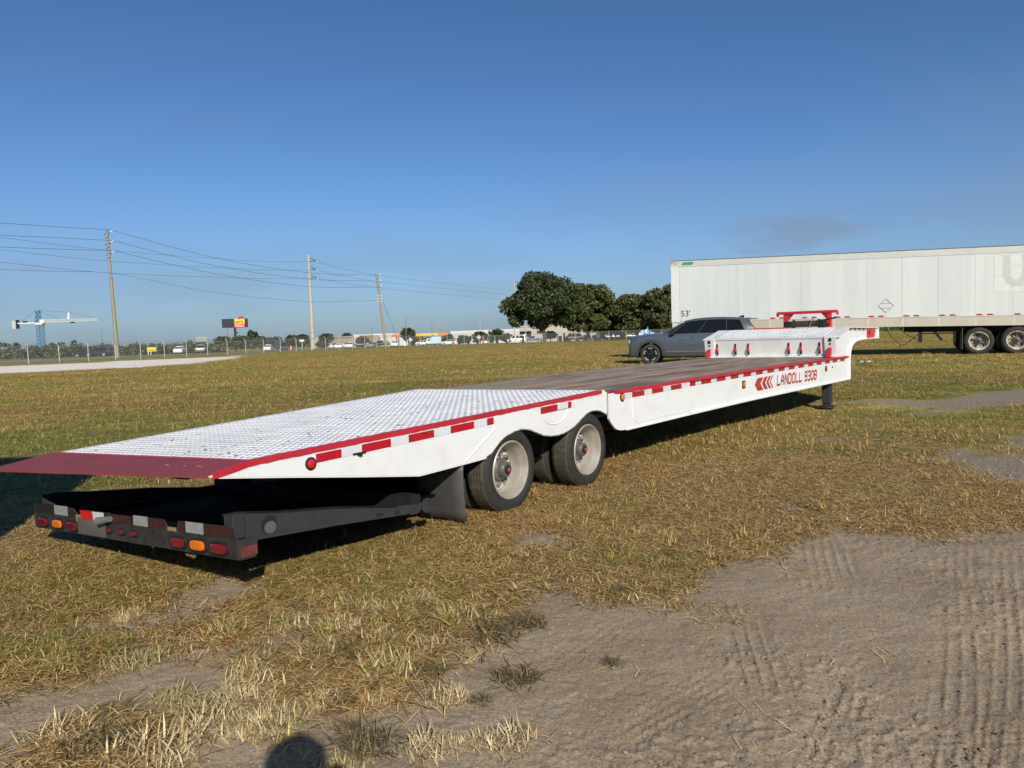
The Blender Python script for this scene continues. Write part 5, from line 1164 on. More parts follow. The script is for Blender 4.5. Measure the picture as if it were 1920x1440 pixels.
MB().box(-.08,Lx*.26,-.08,0,zc-1.1,zc).build('orange_fascia', mat('fascia_orange', (.72,.20,.03), .5), r_); MB().box(Lx*.26,Lx*.84,-.08,0,zc-1.1,zc).build('yellow_fascia', mat('fascia_yellow', (.85,.47,.02), .5), r_); MB().box(Lx*.84,Lx+.08,-.08,0,zc-1.1,zc).build('orange_fascia', MATS['fascia_orange'], r_)
for u in (.08,.30,.52,.74,.96):
    for y_ in (1.2, 7.5): MB().tube([(Lx*u,y_,0),(Lx*u,y_,zc-.5)], .28, 8).build('canopy_post', mat('post_red', (.42,.10,.07), .6), r_)
for u in (.22,.45,.66): MB().box(Lx*u-.45,Lx*u+.45,3,4.2,0,1.9).build('fuel_pump', WPAN, r_)
p = place(815, 258); r_ = empty('delivery_truck', p, R(182), 'white and pale blue box truck under the canopy', 'truck')
MB().box(-2.2,1.0,-1.1,1.1,.6,2.9).build('cargo_box', mat('pale_blue_box', (.45,.62,.72), .5), r_, bevel=.05); MB().box(1.0,2.6,-1.0,1.0,.5,2.3).build('cab', CW, r_, bevel=.2); MB().box(1.3,2.2,-1.02,1.02,1.45,2.05).build('cab_window', DGL, r_)
for x_ in (-1.5, 1.8):
    for sg in (-1, 1): MB().lathe([(.001,.0),(.45,.0),(.45,.25),(.001,.25)], 16, lambda a,b,c: (x_+a, sg*.85+c-.12, .45+b)).build('wheel', TYRE2, r_)
p = place(1212, 262); r_ = empty('box_truck', p, R(178), 'bright blue box truck beneath the trees', 'truck'); zz_ = at(1212, 611, 262).z-p[2]
MB().hexa([(-2.4,-1.2,.7),(2.2,-1.2,.7),(2.2,1.2,.7),(-2.4,1.2,.7)], [(-2.4,-1.2,zz_),(2.2,-1.2,zz_-.7),(2.2,1.2,zz_-.7),(-2.4,1.2,zz_)]).build('cargo_box', mat('sky_blue_box', (.05,.32,.60), .5, col2=(.55,.7,.8), scale=.9, thr=(.46,.5)), r_); MB().box(2.2,3.9,-1.1,1.1,.5,2.4).build('cab', CW, r_, bevel=.2); MB().box(2.8,3.7,-1.12,1.12,1.5,2.2).build('cab_window', DGL, r_)
for x_ in (-1.7, 3.0):
    for sg in (-1, 1): MB().lathe([(.001,.0),(.48,.0),(.48,.25),(.001,.25)], 16, lambda a,b,c: (x_+a, sg*.95+c-.12, .48+b)).build('wheel', TYRE2, r_)
BAR = mat('orange_barrier', (.52,.17,.07), .7, col2=(.40,.14,.07), scale=2)
for k in range(9):
    p = place(1136+k*8.2, 206); b = MB().prism([(-.3,0),(.3,0),(.18,.35),(.12,.95),(-.12,.95),(-.18,.35)], 0, 1.12, 'x')
    o = b.build('traffic_barrier', BAR, label='orange plastic barrier in the row in front of the white pickup', cat='barrier', group='row of orange barriers'); o.location = p; o.rotation_euler = (0, 0, R(-8))
p = place(955, 228); r_ = empty('pylon_sign', p, 0, 'grey rounded sign back half hidden by the big oak', 'sign'); z0_, z1_ = at(955,602,228).z-p[2], at(955,579,228).z-p[2]
MB().box(-.3,3.2,-.25,.25,z0_,z1_).build('sign_cabinet', mat('cabinet_grey', (.16,.18,.19), .5), r_, bevel=.3); MB().box(1.7,2.1,-.2,.2,0,z0_).build('sign_pole', GALV, r_)

# ------------------------------------------------------------------ trees
def leaf_mat(name, c0, c1):
    m = bpy.data.materials.new(name); m.use_nodes = True; t = m.node_tree; b = t.nodes['Principled BSDF']; l = t.links.new
    g = nd(t, 'ShaderNodeNewGeometry'); r = nd(t, 'ShaderNodeValToRGB'); r.color_ramp.elements[0].color = (*c0, 1); r.color_ramp.elements[1].color = (*c1, 1)
    l(g.outputs['Random Per Island'], r.inputs[0]); l(r.outputs[0], b.inputs['Base Color']); b.inputs['Roughness'].default_value = .6
    return m
OAK = leaf_mat('oak_leaves', (.018,.03,.009), (.058,.082,.023)); OLIVE = leaf_mat('olive_leaves', (.030,.040,.010), (.10,.11,.03)); SCRUB = leaf_mat('scrub_leaves', (.032,.046,.014), (.085,.10,.036)); BARK = mat('bark', (.07,.055,.042), .9, bump=.4, bscale=8)
def crown(rx, ry, rz, n, size, seed, lump=.30, k=95, flat=.42):
    g = np.random.default_rng(seed)
    ang = g.uniform(0, 2*np.pi, k); hh = g.uniform(-flat*1.5, .86, k); rm = np.where(hh > 0, np.sqrt(np.maximum(0, 1-(hh/.95)**2)), 1-.12*(hh/flat)**2)
    rr = rm*np.sqrt(g.uniform(.12, 1, k))*.86; v = np.stack([rr*np.cos(ang), rr*np.sin(ang), hh*1.0], 1); v[:, 2] += g.uniform(-.07, .07, k)
    rc = g.uniform(.6, 1.15, k)*lump
    ci = g.integers(0, k, n); d = g.normal(size=(n, 3)); d /= np.linalg.norm(d, axis=1)[:, None]; d *= (g.uniform(.35, 1, n)**.5)[:, None]
    p = (v[ci]+d*rc[ci][:, None])*np.array([rx, ry, rz])
    a = g.normal(size=(n, 3))+d*.5; a /= np.linalg.norm(a, axis=1)[:, None]; u = np.cross(a, g.normal(size=(n, 3))); u /= np.linalg.norm(u, axis=1)[:, None]; w = np.cross(a, u)
    s = (size*g.uniform(.5, 1.3, n))[:, None]; s2 = s*g.uniform(.45, .9, n)[:, None]
    q = np.stack([p-u*s, p+w*s2, p+u*s*.9, p-w*s2], 1).reshape(-1, 3)
    return q, v*np.array([rx, ry, rz])
def cards(name, q, m, parent=None, **kw):
    n = len(q)//4; me = bpy.data.meshes.new(name); me.vertices.add(4*n); me.vertices.foreach_set('co', q.ravel()); me.loops.add(4*n); me.loops.foreach_set('vertex_index', np.arange(4*n, dtype=np.int32)); me.polygons.add(n); me.polygons.foreach_set('loop_start', np.arange(0, 4*n, 4, dtype=np.int32)); me.update()
    me.materials.append(m); o = bpy.data.objects.new(name, me); COL.objects.link(o); o.parent = parent; tag(o, **kw); return o
def tree(name, label, px, d, ytop, wpx, ybot, m, n, seed, group=None, size=.42, trunk=True, dx=0, rz_k=1.0):
    p = Vector(place(px, d)); sc = d/FPX; r_ = empty(name, p, 0, label, 'tree', group)
    zt0 = at(px, ytop, d).z-p.z; zb0 = max(.2, at(px, ybot, d).z-p.z); rx = wpx*sc/2; cz = (zt0+zb0)/2; rz0 = (zt0-zb0)/2
    q, cl = crown(rx*.98, rx*.9, rz0*1.0, n, size*.8, seed, lump=.24 if n > 5000 else .3)
    q = q+np.array([dx, 0, cz]); o = cards('crown', q, m, r_)
    if trunk:
        tr0 = max(.1, rx*.045); b = MB().tube([(0,0,-.2),(.05*rx,0,zb0*.6),(dx*.3,0,zb0+.25*rz0),(dx*.7,0,cz)], [tr0*1.6,tr0*1.1,tr0*.9,tr0*.4], 8)
        tk = b.build('trunk', BARK, r_, smooth=True)
        g = random.Random(seed); lb = MB()
        for k in range(9):
            e = Vector(cl[g.randrange(len(cl))]); e.z += cz; e.x += dx; s0 = Vector((dx*.3, 0, zb0*g.uniform(.6, 1)+.1*rz0)); lb.tube([s0, s0.lerp(e, .5)+Vector((0,0,.1*rz0)), e], [tr0*.7, tr0*.4, tr0*.12], 6)
        lb.build('limbs', BARK, tk, smooth=True)
    return r_
gt = 'oaks beyond the fence'
tree('oak_tree', 'broad round dark oak, the biggest tree', 1018, 186, 514, 158, 626, OAK, 38000, 1, gt, size=.42)
tree('oak_tree', 'lighter oak leaning out just right of the biggest one', 1102, 196, 533, 122, 630, OLIVE, 24000, 2, gt)
tree('oak_tree', 'dark slim oak in the gap between the lighter oaks', 1145, 204, 562, 70, 632, OAK, 14000, 3, gt)
tree('oak_tree', 'olive green oak above the white pickup', 1194, 198, 552, 112, 630, OLIVE, 21000, 4, gt)
tree('oak_tree', 'olive oak half hidden by the box trailer end', 1258, 192, 532, 126, 630, OLIVE, 22000, 5, gt)
tree('oak_tree', 'small dark oak behind the trunks of the lighter oaks', 1166, 222, 582, 104, 634, OAK, 12000, 6, gt)
tree('tree', 'small round tree above the canopy left end', 766, 300, 616, 30, 640, OAK, 1800, 7, size=.5)
gs_ = 'shrubby trees along the highway'
for k, (px, d, yt, w_, yb, m, lb) in enumerate(((418, 245, 631, 34, 654, SCRUB, 'loose grey-green shrub at the left of the billboard pillar'), (452, 240, 630, 44, 653, SCRUB, 'broad shrub at the foot of the billboard'), (474, 262, 620, 26, 645, OAK, 'rounded dark tree right of the billboard'), (490, 255, 631, 30, 652, SCRUB, 'shrub behind the white crossover'), (515, 262, 632, 34, 650, SCRUB, 'low tree over the dark grey van'), (548, 270, 629, 30, 650, OAK, 'dark tree left of the concrete pole'), (568, 262, 628, 30, 652, OAK, 'dark tree touching the concrete pole'), (612, 330, 626, 30, 645, OAK, 'dark tree on the roofline of the cream building'), (651, 440, 625, 20, 640, OAK, 'small dark tree above the pink building'),
   (604, 260, 640, 26, 652, SCRUB, 'bush in front of the cream building'), (680, 300, 632, 30, 650, SCRUB, 'tree between the tan shop and the black SUV'), (774, 290, 633, 18, 648, OAK, 'bush under the canopy'), (842, 280, 628, 26, 647, OAK, 'bush past the right end of the canopy'), (870, 280, 629, 30, 645, OAK, 'bush left of the diamond sign'), (900, 275, 622, 34, 643, OAK, 'hedge tree in front of the warehouse wall'), (930, 270, 617, 34, 642, OAK, 'rounder hedge tree against the warehouse'), (951, 265, 626, 26, 641, OAK, 'low bush at the end of the warehouse hedge'), (1032, 200, 622, 28, 636, OAK, 'low bush at the oak trunks'))):
    tree('shrub_tree', lb, px, d, yt, w_, yb, m, 1500, 20+k, gs_, size=.42 if d < 300 else .5, trunk=True)
# scrub woodland along the far side of the highway
g = np.random.default_rng(5); Q = []
for px in np.arange(-260, 420, 9.0):
    d = 178+g.uniform(-6, 10)+max(0, px-150)*.06; p = place(px, d)
    hgt = np.interp(px, [-260,20,60,100,150,200,260,330,420], [3.8,3.6,2.6,2.8,3.0,2.9,2.4,2.4,2.0])*g.uniform(.8, 1.2)
    q, _ = crown(2.0, 2.0, hgt*.55, 300, .34, int(px)+999, k=14, lump=.42, flat=.9); Q.append(q+np.array([p[0], p[1], p[2]+hgt*.45]))
cards('scrub_woodland', np.concatenate(Q), SCRUB, kind='stuff', label='low dark scrub woodland beyond the highway', cat='woodland')
Q = []
for px in np.arange(250, 1000, 11.0):
    d = 520+g.uniform(-20, 20); p = place(px, d); hgt = 5.6*g.uniform(.7, 1.15)
    q, _ = crown(5, 4, hgt*.55, 150, .8, int(px)+5999, k=12, lump=.4, flat=.9); Q.append(q+np.array([p[0], p[1], p[2]+hgt*.45]))
cards('distant_treeline', np.concatenate(Q), SCRUB, kind='stuff', label='distant line of trees behind the shops', cat='woodland')
Q = []
for px in np.arange(1120, 2050, 11.0):
    d = 300+g.uniform(-15, 15); p = place(px, d); hgt = 5*g.uniform(.7, 1.15)
    q, _ = crown(3.2, 3, hgt*.55, 120, .6, int(px)+7999, k=12, lump=.4, flat=.9); Q.append(q+np.array([p[0], p[1], p[2]+hgt*.45]))
cards('far_hedgerow', np.concatenate(Q), SCRUB, kind='stuff', label='dark hedgerow seen under the box trailer', cat='hedge')
# ------------------------------------------------------------------ grass, straw, pebbles
def blade_mat():
    m = bpy.data.materials.new('grass_blade'); m.use_nodes = True; t = m.node_tree; b = t.nodes['Principled BSDF']; l = t.links.new
    a = nd(t, 'ShaderNodeAttribute'); a.attribute_name = 'bl'; a2 = nd(t, 'ShaderNodeAttribute'); a2.attribute_name = 'b2'
    ti = nd(t, 'ShaderNodeAttribute'); ti.attribute_type = 'INSTANCER'; ti.attribute_name = 'tint'
    dry = nd(t, 'ShaderNodeValToRGB'); e = dry.color_ramp.elements; e[0].position = 0; e[0].color = (.075,.042,.014,1); e[1].position = 1; e[1].color = (.82,.66,.37,1)
    x = e.new(.35); x.color = (.31,.172,.054,1); x = e.new(.65); x.color = (.53,.33,.12,1); x = e.new(.85); x.color = (.68,.48,.21,1)
    grn = nd(t, 'ShaderNodeValToRGB'); e = grn.color_ramp.elements; e[0].position = 0; e[0].color = (.06,.066,.012,1); e[1].position = 1; e[1].color = (.50,.44,.14,1)
    x = e.new(.5); x.color = (.22,.21,.045,1)
    l(a.outputs['Fac'], dry.inputs[0]); l(a.outputs['Fac'], grn.inputs[0])
    s = nd(t, 'ShaderNodeMath', operation='SUBTRACT'); l(ti.outputs['Fac'], s.inputs[0]); l(a2.outputs['Fac'], s.inputs[1])
    mr_ = nd(t, 'ShaderNodeMapRange'); mr_.inputs['From Min'].default_value = -.08; mr_.inputs['From Max'].default_value = .12; l(s.outputs[0], mr_.inputs['Value'])
    mx_ = nd(t, 'ShaderNodeMix', data_type='RGBA'); l(mr_.outputs[0], mx_.inputs[0]); l(dry.outputs[0], mx_.inputs[6]); l(grn.outputs[0], mx_.inputs[7])
    l(mx_.outputs[2], b.inputs['Base Color']); b.inputs['Roughness'].default_value = .7; b.inputs['Specular IOR Level'].default_value = .25
    return m
BLADE = blade_mat()
def blades(n, rad, lmin, lmax, w, tilt0, tilt1, curl, seed, blo=0.0, bhi=1.0, root=0.0, power=1.0):
    g = np.random.default_rng(seed); a = g.uniform(0, 2*np.pi, n); rr = rad*np.sqrt(g.uniform(0, 1, n))
    p0 = np.stack([rr*np.cos(a), rr*np.sin(a), np.full(n, root)], 1)
    yaw = g.uniform(0, 2*np.pi, n); tl = np.radians(g.uniform(tilt0, tilt1, n)); ln = g.uniform(lmin, lmax, n)
    dirh = np.stack([np.cos(yaw), np.sin(yaw), np.zeros(n)], 1); sidev = np.stack([-np.sin(yaw), np.cos(yaw), np.zeros(n)], 1)
    rows = []; pos = p0.copy(); cur = tl.copy(); cc = np.radians(g.uniform(curl*.3, curl, n)); sw = g.uniform(-.25, .25, n)
    wd = w*g.uniform(.6, 1.3, n)
    for k in range(4):
        ww = wd*(1, .95, .7, .12)[k]
        rows.append(np.stack([pos-sidev*ww[:, None]/2, pos+sidev*ww[:, None]/2], 1))
        d = dirh*np.cos(cur)[:, None]+np.array([0, 0, 1.])*np.sin(cur)[:, None]+sidev*(sw*k/3)[:, None]
        pos = pos+d*(ln/3)[:, None]; cur = cur-cc
    V = np.stack(rows, 1)                      # n,4,2,3
    V[..., 2] = np.maximum(V[..., 2], .002)
    v = V.reshape(-1, 3); base = (np.arange(n)*8)[:, None, None]
    q = np.array([[0,1,3,2],[2,3,5,4],[4,5,7,6]])[None]+base
    bl = np.repeat(blo+(bhi-blo)*g.uniform(0, 1, n)**power, 8); b2 = np.repeat(g.uniform(0, 1, n), 8)
    return v, q.reshape(-1, 4), bl, b2
def blade_obj(name, parts, mat_=None):
    V = np.concatenate([p[0] for p in parts]); off = np.cumsum([0]+[len(p[0]) for p in parts[:-1]])
    Q = np.concatenate([p[1]+o for p, o in zip(parts, off)]); me = bpy.data.meshes.new(name); me.vertices.add(len(V)); me.vertices.foreach_set('co', V.ravel())
    me.loops.add(Q.size); me.loops.foreach_set('vertex_index', Q.ravel().astype(np.int32)); me.polygons.add(len(Q)); me.polygons.foreach_set('loop_start', np.arange(0, Q.size, 4, dtype=np.int32)); me.update()
    for nm, i in (('bl', 2), ('b2', 3)): me.attributes.new(nm, 'FLOAT', 'POINT').data.foreach_set('value', np.concatenate([p[i] for p in parts]).astype(np.float32))
    me.materials.append(mat_ or BLADE); return bpy.data.objects.new(name, me)
def scatter(name, protos, x, y, z, yaw, scl, idx, tint, tiltv=None, **kw):
    coll = bpy.data.collections.new(name+'_source')
    for o in protos: coll.objects.link(o)
    me = bpy.data.meshes.new(name); n = len(x); me.vertices.add(n); me.vertices.foreach_set('co', np.stack([x, y, z], 1).ravel()); 
    rot = np.zeros((n, 3)); rot[:, 2] = yaw
    if tiltv is not None: rot[:, :2] = tiltv
    me.attributes.new('rot', 'FLOAT_VECTOR', 'POINT').data.foreach_set('vector', rot.ravel().astype(np.float32))
    for nm, arr in (('scl', scl), ('tint', tint)): me.attributes.new(nm, 'FLOAT', 'POINT').data.foreach_set('value', arr.astype(np.float32))
    me.attributes.new('idx', 'INT', 'POINT').data.foreach_set('value', idx.astype(np.int32))
    o = bpy.data.objects.new(name, me); COL.objects.link(o); tag(o, kind='stuff', **kw)
    me.materials.append(BLADE)
    ng = bpy.data.node_groups.new(name, 'GeometryNodeTree'); ng.interface.new_socket('Geometry', in_out='INPUT', socket_type='NodeSocketGeometry'); ng.interface.new_socket('Geometry', in_out='OUTPUT', socket_type='NodeSocketGeometry')
    N = ng.nodes.new; gi = N('NodeGroupInput'); go = N('NodeGroupOutput'); ip = N('GeometryNodeInstanceOnPoints'); ci = N('GeometryNodeCollectionInfo'); ci.inputs['Collection'].default_value = coll; ci.inputs['Separate Children'].default_value = True; ci.inputs['Reset Children'].default_value = True
    def na(nm, ty): a = N('GeometryNodeInputNamedAttribute'); a.data_type = ty; a.inputs['Name'].default_value = nm; return a.outputs['Attribute']
    l = ng.links.new; ip.inputs['Pick Instance'].default_value = True
    l(gi.outputs[0], ip.inputs['Points']); l(ci.outputs[0], ip.inputs['Instance']); l(na('idx', 'INT'), ip.inputs['Instance Index']); l(na('rot', 'FLOAT_VECTOR'), ip.inputs['Rotation']); l(na('scl', 'FLOAT'), ip.inputs['Scale']); l(ip.outputs[0], go.inputs[0])
    md = o.modifiers.new('scatter', 'NODES'); md.node_group = ng; return o
G = np.random.default_rng(11)
def samp(r0, r1, dens, half=48):
    n = int(dens*np.radians(2*half)*(r1*r1-r0*r0)/2); r = np.sqrt(G.uniform(r0*r0, r1*r1, n)); t = np.radians(G.uniform(-half, half, n))
    return r*np.sin(t), r*np.cos(t)
def keepg(x, y, p=1.0, lo=.25):
    g_, gv, pl = ground_fields(x, y); k = G.uniform(0, 1, len(x)) < np.clip((g_-lo)/(1-lo), 0, 1)**1.2*p; return x[k], y[k], g_[k]
def green(x, y): return np.clip((fbm(x, y, .30, 4, 91)-.475)*4.2+(fbm(x, y, 1.9, 3, 95)-.5)*1.0, 0, 1)
thatch = [blade_obj(f'thatch_{k}', [blades(110, .20, .04, .12, .0036, -2, 16, 16, 100+k, 0, 1.0, root=.008, power=1.1), blades(14, .18, .04, .11, .0034, 5, 32, 30, 150+k, .5, 1.0, root=.006)]) for k in range(6)]
short = [blade_obj(f'short_{k}', [blades(30, .15, .025, .065, .0042, 25, 80, 36, 200+k, .05, .95), blades(30, .15, .04, .10, .004, 0, 30, 22, 250+k, .0, .85)]) for k in range(6)]
tall = [blade_obj(f'tuft_{k}', [blades(30, .06, .05, .13, .006, 25, 80, 30, 300+k, .35, 1.0), blades(16, .06, .06, .14, .006, 10, 45, 30, 350+k, .0, .8)]) for k in range(5)]
x, y, g_ = keepg(*samp(1.9, 9, 78)); z = ground_height(x, y); n = len(x)
scatter('dead_thatch', thatch, x, y, z, G.uniform(0, 6.28, n), G.uniform(.75, 1.3, n), G.integers(0, 6, n), green(x, y)*.34, label='matted brown dead grass over the field', cat='grass')
x, y, g_ = keepg(*samp(1.9, 9, 40)); k = G.uniform(0, 1, len(x)) < .30+.7*green(x, y); x, y = x[k], y[k]; z = ground_height(x, y); n = len(x)
scatter('short_grass', short, x, y, z, G.uniform(0, 6.28, n), G.uniform(.7, 1.25, n), G.integers(0, 6, n), np.clip(green(x, y)+.25, 0, 1), label='short mown grass, part green and part dead', cat='grass')
x, y, g_ = keepg(*samp(2.2, 26, 3.0), lo=.1); k = fbm(x, y, .8, 3, 71) > .47; x, y = x[k], y[k]; z = ground_height(x, y); n = len(x)
scatter('scattered_tufts', tall, x, y, z, G.uniform(0, 6.28, n), G.uniform(.45, .95, n), G.integers(0, 5, n), np.clip(green(x, y)*.9+G.uniform(-.3, .3, n), 0, 1), label='small uneven tufts dotted over the field', cat='grass')
x, y, g_ = keepg(*samp(9, 24, 20)); z = ground_height(x, y); n = len(x)
scatter('field_grass', thatch[:3]+short, x, y, z, G.uniform(0, 6.28, n), G.uniform(1.1, 1.9, n), G.integers(0, 9, n), np.clip(green(x, y)*.85+.27, 0, 1), label='patchy olive and straw grass of the middle field', cat='grass')
wide = [blade_obj(f'wide_{k}', [blades(90, .6, .025, .065, .009, 15, 75, 30, 400+k, .1, .8), blades(90, .6, .04, .09, .008, 0, 20, 20, 450+k, .1, .75)]) for k in range(5)]
x, y, g_ = keepg(*samp(24, 62, 3.4)); z = ground_height(x, y); n = len(x)
scatter('far_field_grass', wide, x, y, z, G.uniform(0, 6.28, n), G.uniform(.9, 1.5, n), G.integers(0, 5, n), np.clip(green(x*.5, y)*.8+.3, 0, 1), label='thin grass further out towards the fence', cat='grass')
x, y, g_ = keepg(*samp(62, 125, .75)); z = ground_height(x, y); k = ((x-F0.x)*FN.x+(y-F0.y)*FN.y) < 4; x, y, z = x[k], y[k], z[k]; n = len(x)
scatter('distant_field_grass', wide, x, y, z, G.uniform(0, 6.28, n), G.uniform(1.3, 2.0, n), G.integers(0, 5, n), np.clip(green(x*.5, y)*.8+.3, 0, 1), label='sparse grass of the field in front of the fence', cat='grass')
x, y = samp(24, 70, 1.1); k = (fbm(x*.6, y, .25, 4, 171) > .5)&(ground_fields(x, y)[2] < .3); x, y = x[k], y[k]; z = ground_height(x, y); n = len(x)
scatter('straw_tufts_far', tall, x, y, z, G.uniform(0, 6.28, n), G.uniform(.8, 1.7, n), G.integers(0, 5, n), G.uniform(-.1, .3, n), label='scattered straw tufts far out in the field', cat='grass')
# straw and pebbles on the bare ground
straw = [blade_obj(f'straw_{k}', [blades(7, .09, .04, .17, .0032, 0, 6, 6, 500+k, .75, 1.0, root=.004)]) for k in range(5)]
x, y = samp(1.9, 9, 70); g_, gv, pl = ground_fields(x, y); k = (G.uniform(0, 1, len(x)) < .02+.9*ss(.0, .4, g_)+.07*ss(.52, .7, fbm(x, y, 1.3, 3, 88)))&(g_ < .8); x, y = x[k], y[k]; z = ground_height(x, y); n = len(x)
scatter('loose_straw', straw, x, y, z, G.uniform(0, 6.28, n), G.uniform(.5, 1.15, n), G.integers(0, 5, n), np.zeros(n), label='loose bits of straw strewn on the dirt', cat='straw')
PEB = mat('pebble', (.25,.20,.15), .95, col2=(.11,.088,.066), scale=.7, thr=(.35,.65), spec=.1); PEBP = mat('pale_pebble', (.36,.295,.22), .95, spec=.05)
peb = []
for k in range(5):
    b = bmesh.new(); bmesh.ops.create_icosphere(b, subdivisions=1, radius=1); g2_ = random.Random(k)
    for v in b.verts: v.co *= g2_.uniform(.65, 1.15); v.co.z *= .6
    me = bpy.data.meshes.new('pebble'); b.to_mesh(me); b.free(); me.materials.append(PEBP if k == 4 else PEB); peb.append(bpy.data.objects.new('pebble', me))
x, y = samp(1.9, 7.5, 1300); g_, gv, pl = ground_fields(x, y); dn = ss(.42, .68, fbm(x, y, 1.6, 3, 41)); k = (g_ < .35)&(G.uniform(0, 1, len(x)) < .22+.7*dn); x, y = x[k], y[k]; z = ground_height(x, y); n = len(x)
scatter('gravel_crumbs', peb, x, y, z, G.uniform(0, 6.28, n), .0022+.0085*G.uniform(0, 1, n)**3.5, np.minimum(4, G.integers(0, 11, n) % 5), np.zeros(n), label='fine gravel and crumbs of earth on the bare track', cat='gravel')
x, y = samp(6, 17, 260); g_, gv, pl = ground_fields(x, y); k = (gv > .4); x, y = x[k], y[k]; z = ground_height(x, y); n = len(x)
scatter('gravel_patch', peb, x, y, z, G.uniform(0, 6.28, n), .006+.016*G.uniform(0, 1, n)**2, G.integers(0, 5, n), np.zeros(n), label='dark loose gravel showing through the grass', cat='gravel')

# individual tufts standing on the bare edge
DRYT = mat('dry_stalk', (.40,.32,.17), .8, col2=(.30,.23,.12), scale=30); DRKT = mat('dark_weed', (.075,.07,.035), .8, col2=(.12,.085,.05), scale=30)
def tuft_mat(nm, c0, c1):
    m = bpy.data.materials.new(nm); m.use_nodes = True; t = m.node_tree; b = t.nodes['Principled BSDF']; a = nd(t, 'ShaderNodeAttribute'); a.attribute_name = 'bl'
    r = nd(t, 'ShaderNodeValToRGB'); r.color_ramp.elements[0].color = (*c0, 1); r.color_ramp.elements[1].color = (*c1, 1); t.links.new(a.outputs['Fac'], r.inputs[0]); t.links.new(r.outputs[0], b.inputs['Base Color']); b.inputs['Roughness'].default_value = .75; return m
STR = tuft_mat('straw_tuft', (.24,.155,.06), (.70,.57,.33)); MIXT = tuft_mat('green_straw_tuft', (.10,.11,.025), (.60,.48,.23)); WEED = tuft_mat('dark_weed_tuft', (.05,.042,.018), (.20,.15,.065))
TUFTS = [(-1.2,2.86,'s',1.35),(-1.36,2.70,'s',1.5),(-1.76,2.89,'s',1.2),(-1.56,2.74,'w',1.3),(-1.2,3.07,'s',1.0),(-.74,3.04,'w',.8),(-.57,2.71,'w',1.25),(-.96,3.59,'m',1.0),(-.56,3.33,'m',1.3),(-.12,3.72,'w',1.5),(-.02,3.24,'w',1.15),(-.32,3.06,'s',.9),(-1.51,3.9,'m',1.0),(-1.22,3.95,'m',1.1),(-1.23,3.49,'m',1.0),(-.66,2.84,'w',.6),(-.04,2.71,'s',1.0),(-1.45,3.14,'m',.9),(-2.15,4.19,'s',.9),(-.82,3.05,'s',.9),(-1.1,3.16,'s',1.1),(-.67,3.7,'s',.9),(-.91,3.85,'s',1.0),(-.30,3.95,'m',1.2),(.05,3.85,'w',1.0),(-.62,2.56,'m',.8),(-1.28,2.62,'s',1.0)]
_g = random.Random(3)
for _ in range(20):
    TUFTS.append((_g.uniform(-2.3, -.25), _g.uniform(2.6, 4.3), _g.choice('ssmmw'), _g.uniform(.6, 1.15)))
for _ in range(6):
    TUFTS.append((_g.uniform(-.2, .6), _g.uniform(2.7, 4.4), _g.choice('sww'), _g.uniform(.45, .8)))
protos = {'s': [blade_obj('p', [blades(150, .10, .035, .115, .0048, 20, 85, 22, 700+k, .15, 1.0), blades(60, .14, .05, .12, .0055, 5, 40, 24, 720+k, .1, .9)], STR).data for k in range(3)],
          'm': [blade_obj('p', [blades(160, .11, .035, .11, .0045, 20, 85, 28, 740+k, .0, 1.0), blades(60, .15, .05, .12, .006, 5, 40, 24, 760+k, .3, .9)], MIXT).data for k in range(3)],
          'w': [blade_obj('p', [blades(190, .09, .03, .12, .0045, 20, 88, 40, 780+k, .0, 1.0), blades(18, .09, .05, .12, .006, 5, 50, 24, 790+k, .5, 1.0)], WEED).data for k in range(3)]}
LBT = {'s': ('dry_grass_tuft', 'pale straw-coloured tuft of cut grass on the bare edge'), 'm': ('grass_tuft', 'half green, half straw tuft on the bare edge'), 'w': ('weed_clump', 'dark brown-green weed clump on the bare edge')}
for k, (x_, y_, t_, s_) in enumerate(TUFTS):
    nm, lb = LBT[t_]; o = bpy.data.objects.new(nm, protos[t_][k % 3]); COL.objects.link(o); zz0 = float(ground_height(np.array([x_]), np.array([y_]))[0])
    o.location = (x_, y_, zz0-.004); o.scale = (s_*.95, s_*.95, s_*.75); o.rotation_euler = (0, 0, k*1.7); sz = 'small' if s_ < .85 else ('mid-sized' if s_ < 1.12 else 'big')
    tag(o, sz+' '+lb, 'plant', sz+' '+nm.replace('_', ' ')+'s on the bare edge')
# a scrap of white litter in the shade behind the gooseneck
lp = gx(1623, 24.5); b = MB(); b.grid([[(u*.2, v*.13, .02+.03*math.sin(u*5)*math.cos(v*4)) for v in np.linspace(-1, 1, 6)] for u in np.linspace(-1, 1, 8)])
o = b.build('paper_scrap', CWH, smooth=True, label='crumpled white scrap lying on the grass behind the gooseneck', cat='litter'); o.location = (lp.x, 24.5, gzf(lp.x, 24.5)+.1)

# ------------------------------------------------------------------ enclosed cargo trailer parked just left of the view; its shadow falls behind the tail ramp
CT = empty('cargo_trailer', (-3.395, 3.45, 0), R(90), 'plain white box trailer standing beside the photographer', 'trailer')   # local x: away from the photographer, y: to the left
MB().box(-9.6,0,.0,2.5,1.12,4.05).build('cargo_body', WPAN, CT, bevel=.03)
MB().box(-9.6,.02,-.01,2.51,1.0,1.12).build('bottom_rail', STEELW, CT); MB().box(-9.62,.02,-.012,2.512,3.98,4.1).build('roof_rail', VTOP, CT)
for y_ in (.06, 1.28): MB().box(.001,.03,y_,y_+1.16,1.16,3.94).build('rear_door', FRESH, CT, bevel=.01)
for y_ in (.9, 1.6): MB().tube([(.05,y_,1.2),(.05,y_,3.9)], .02, 8).build('lock_rod', STEELW, CT)
for k_ in range(7): MB().box(-1.2-1.2*k_-.03,-1.2-1.2*k_+.03,-.006,.0,1.14,3.96).build('panel_seam', VTOP, CT)
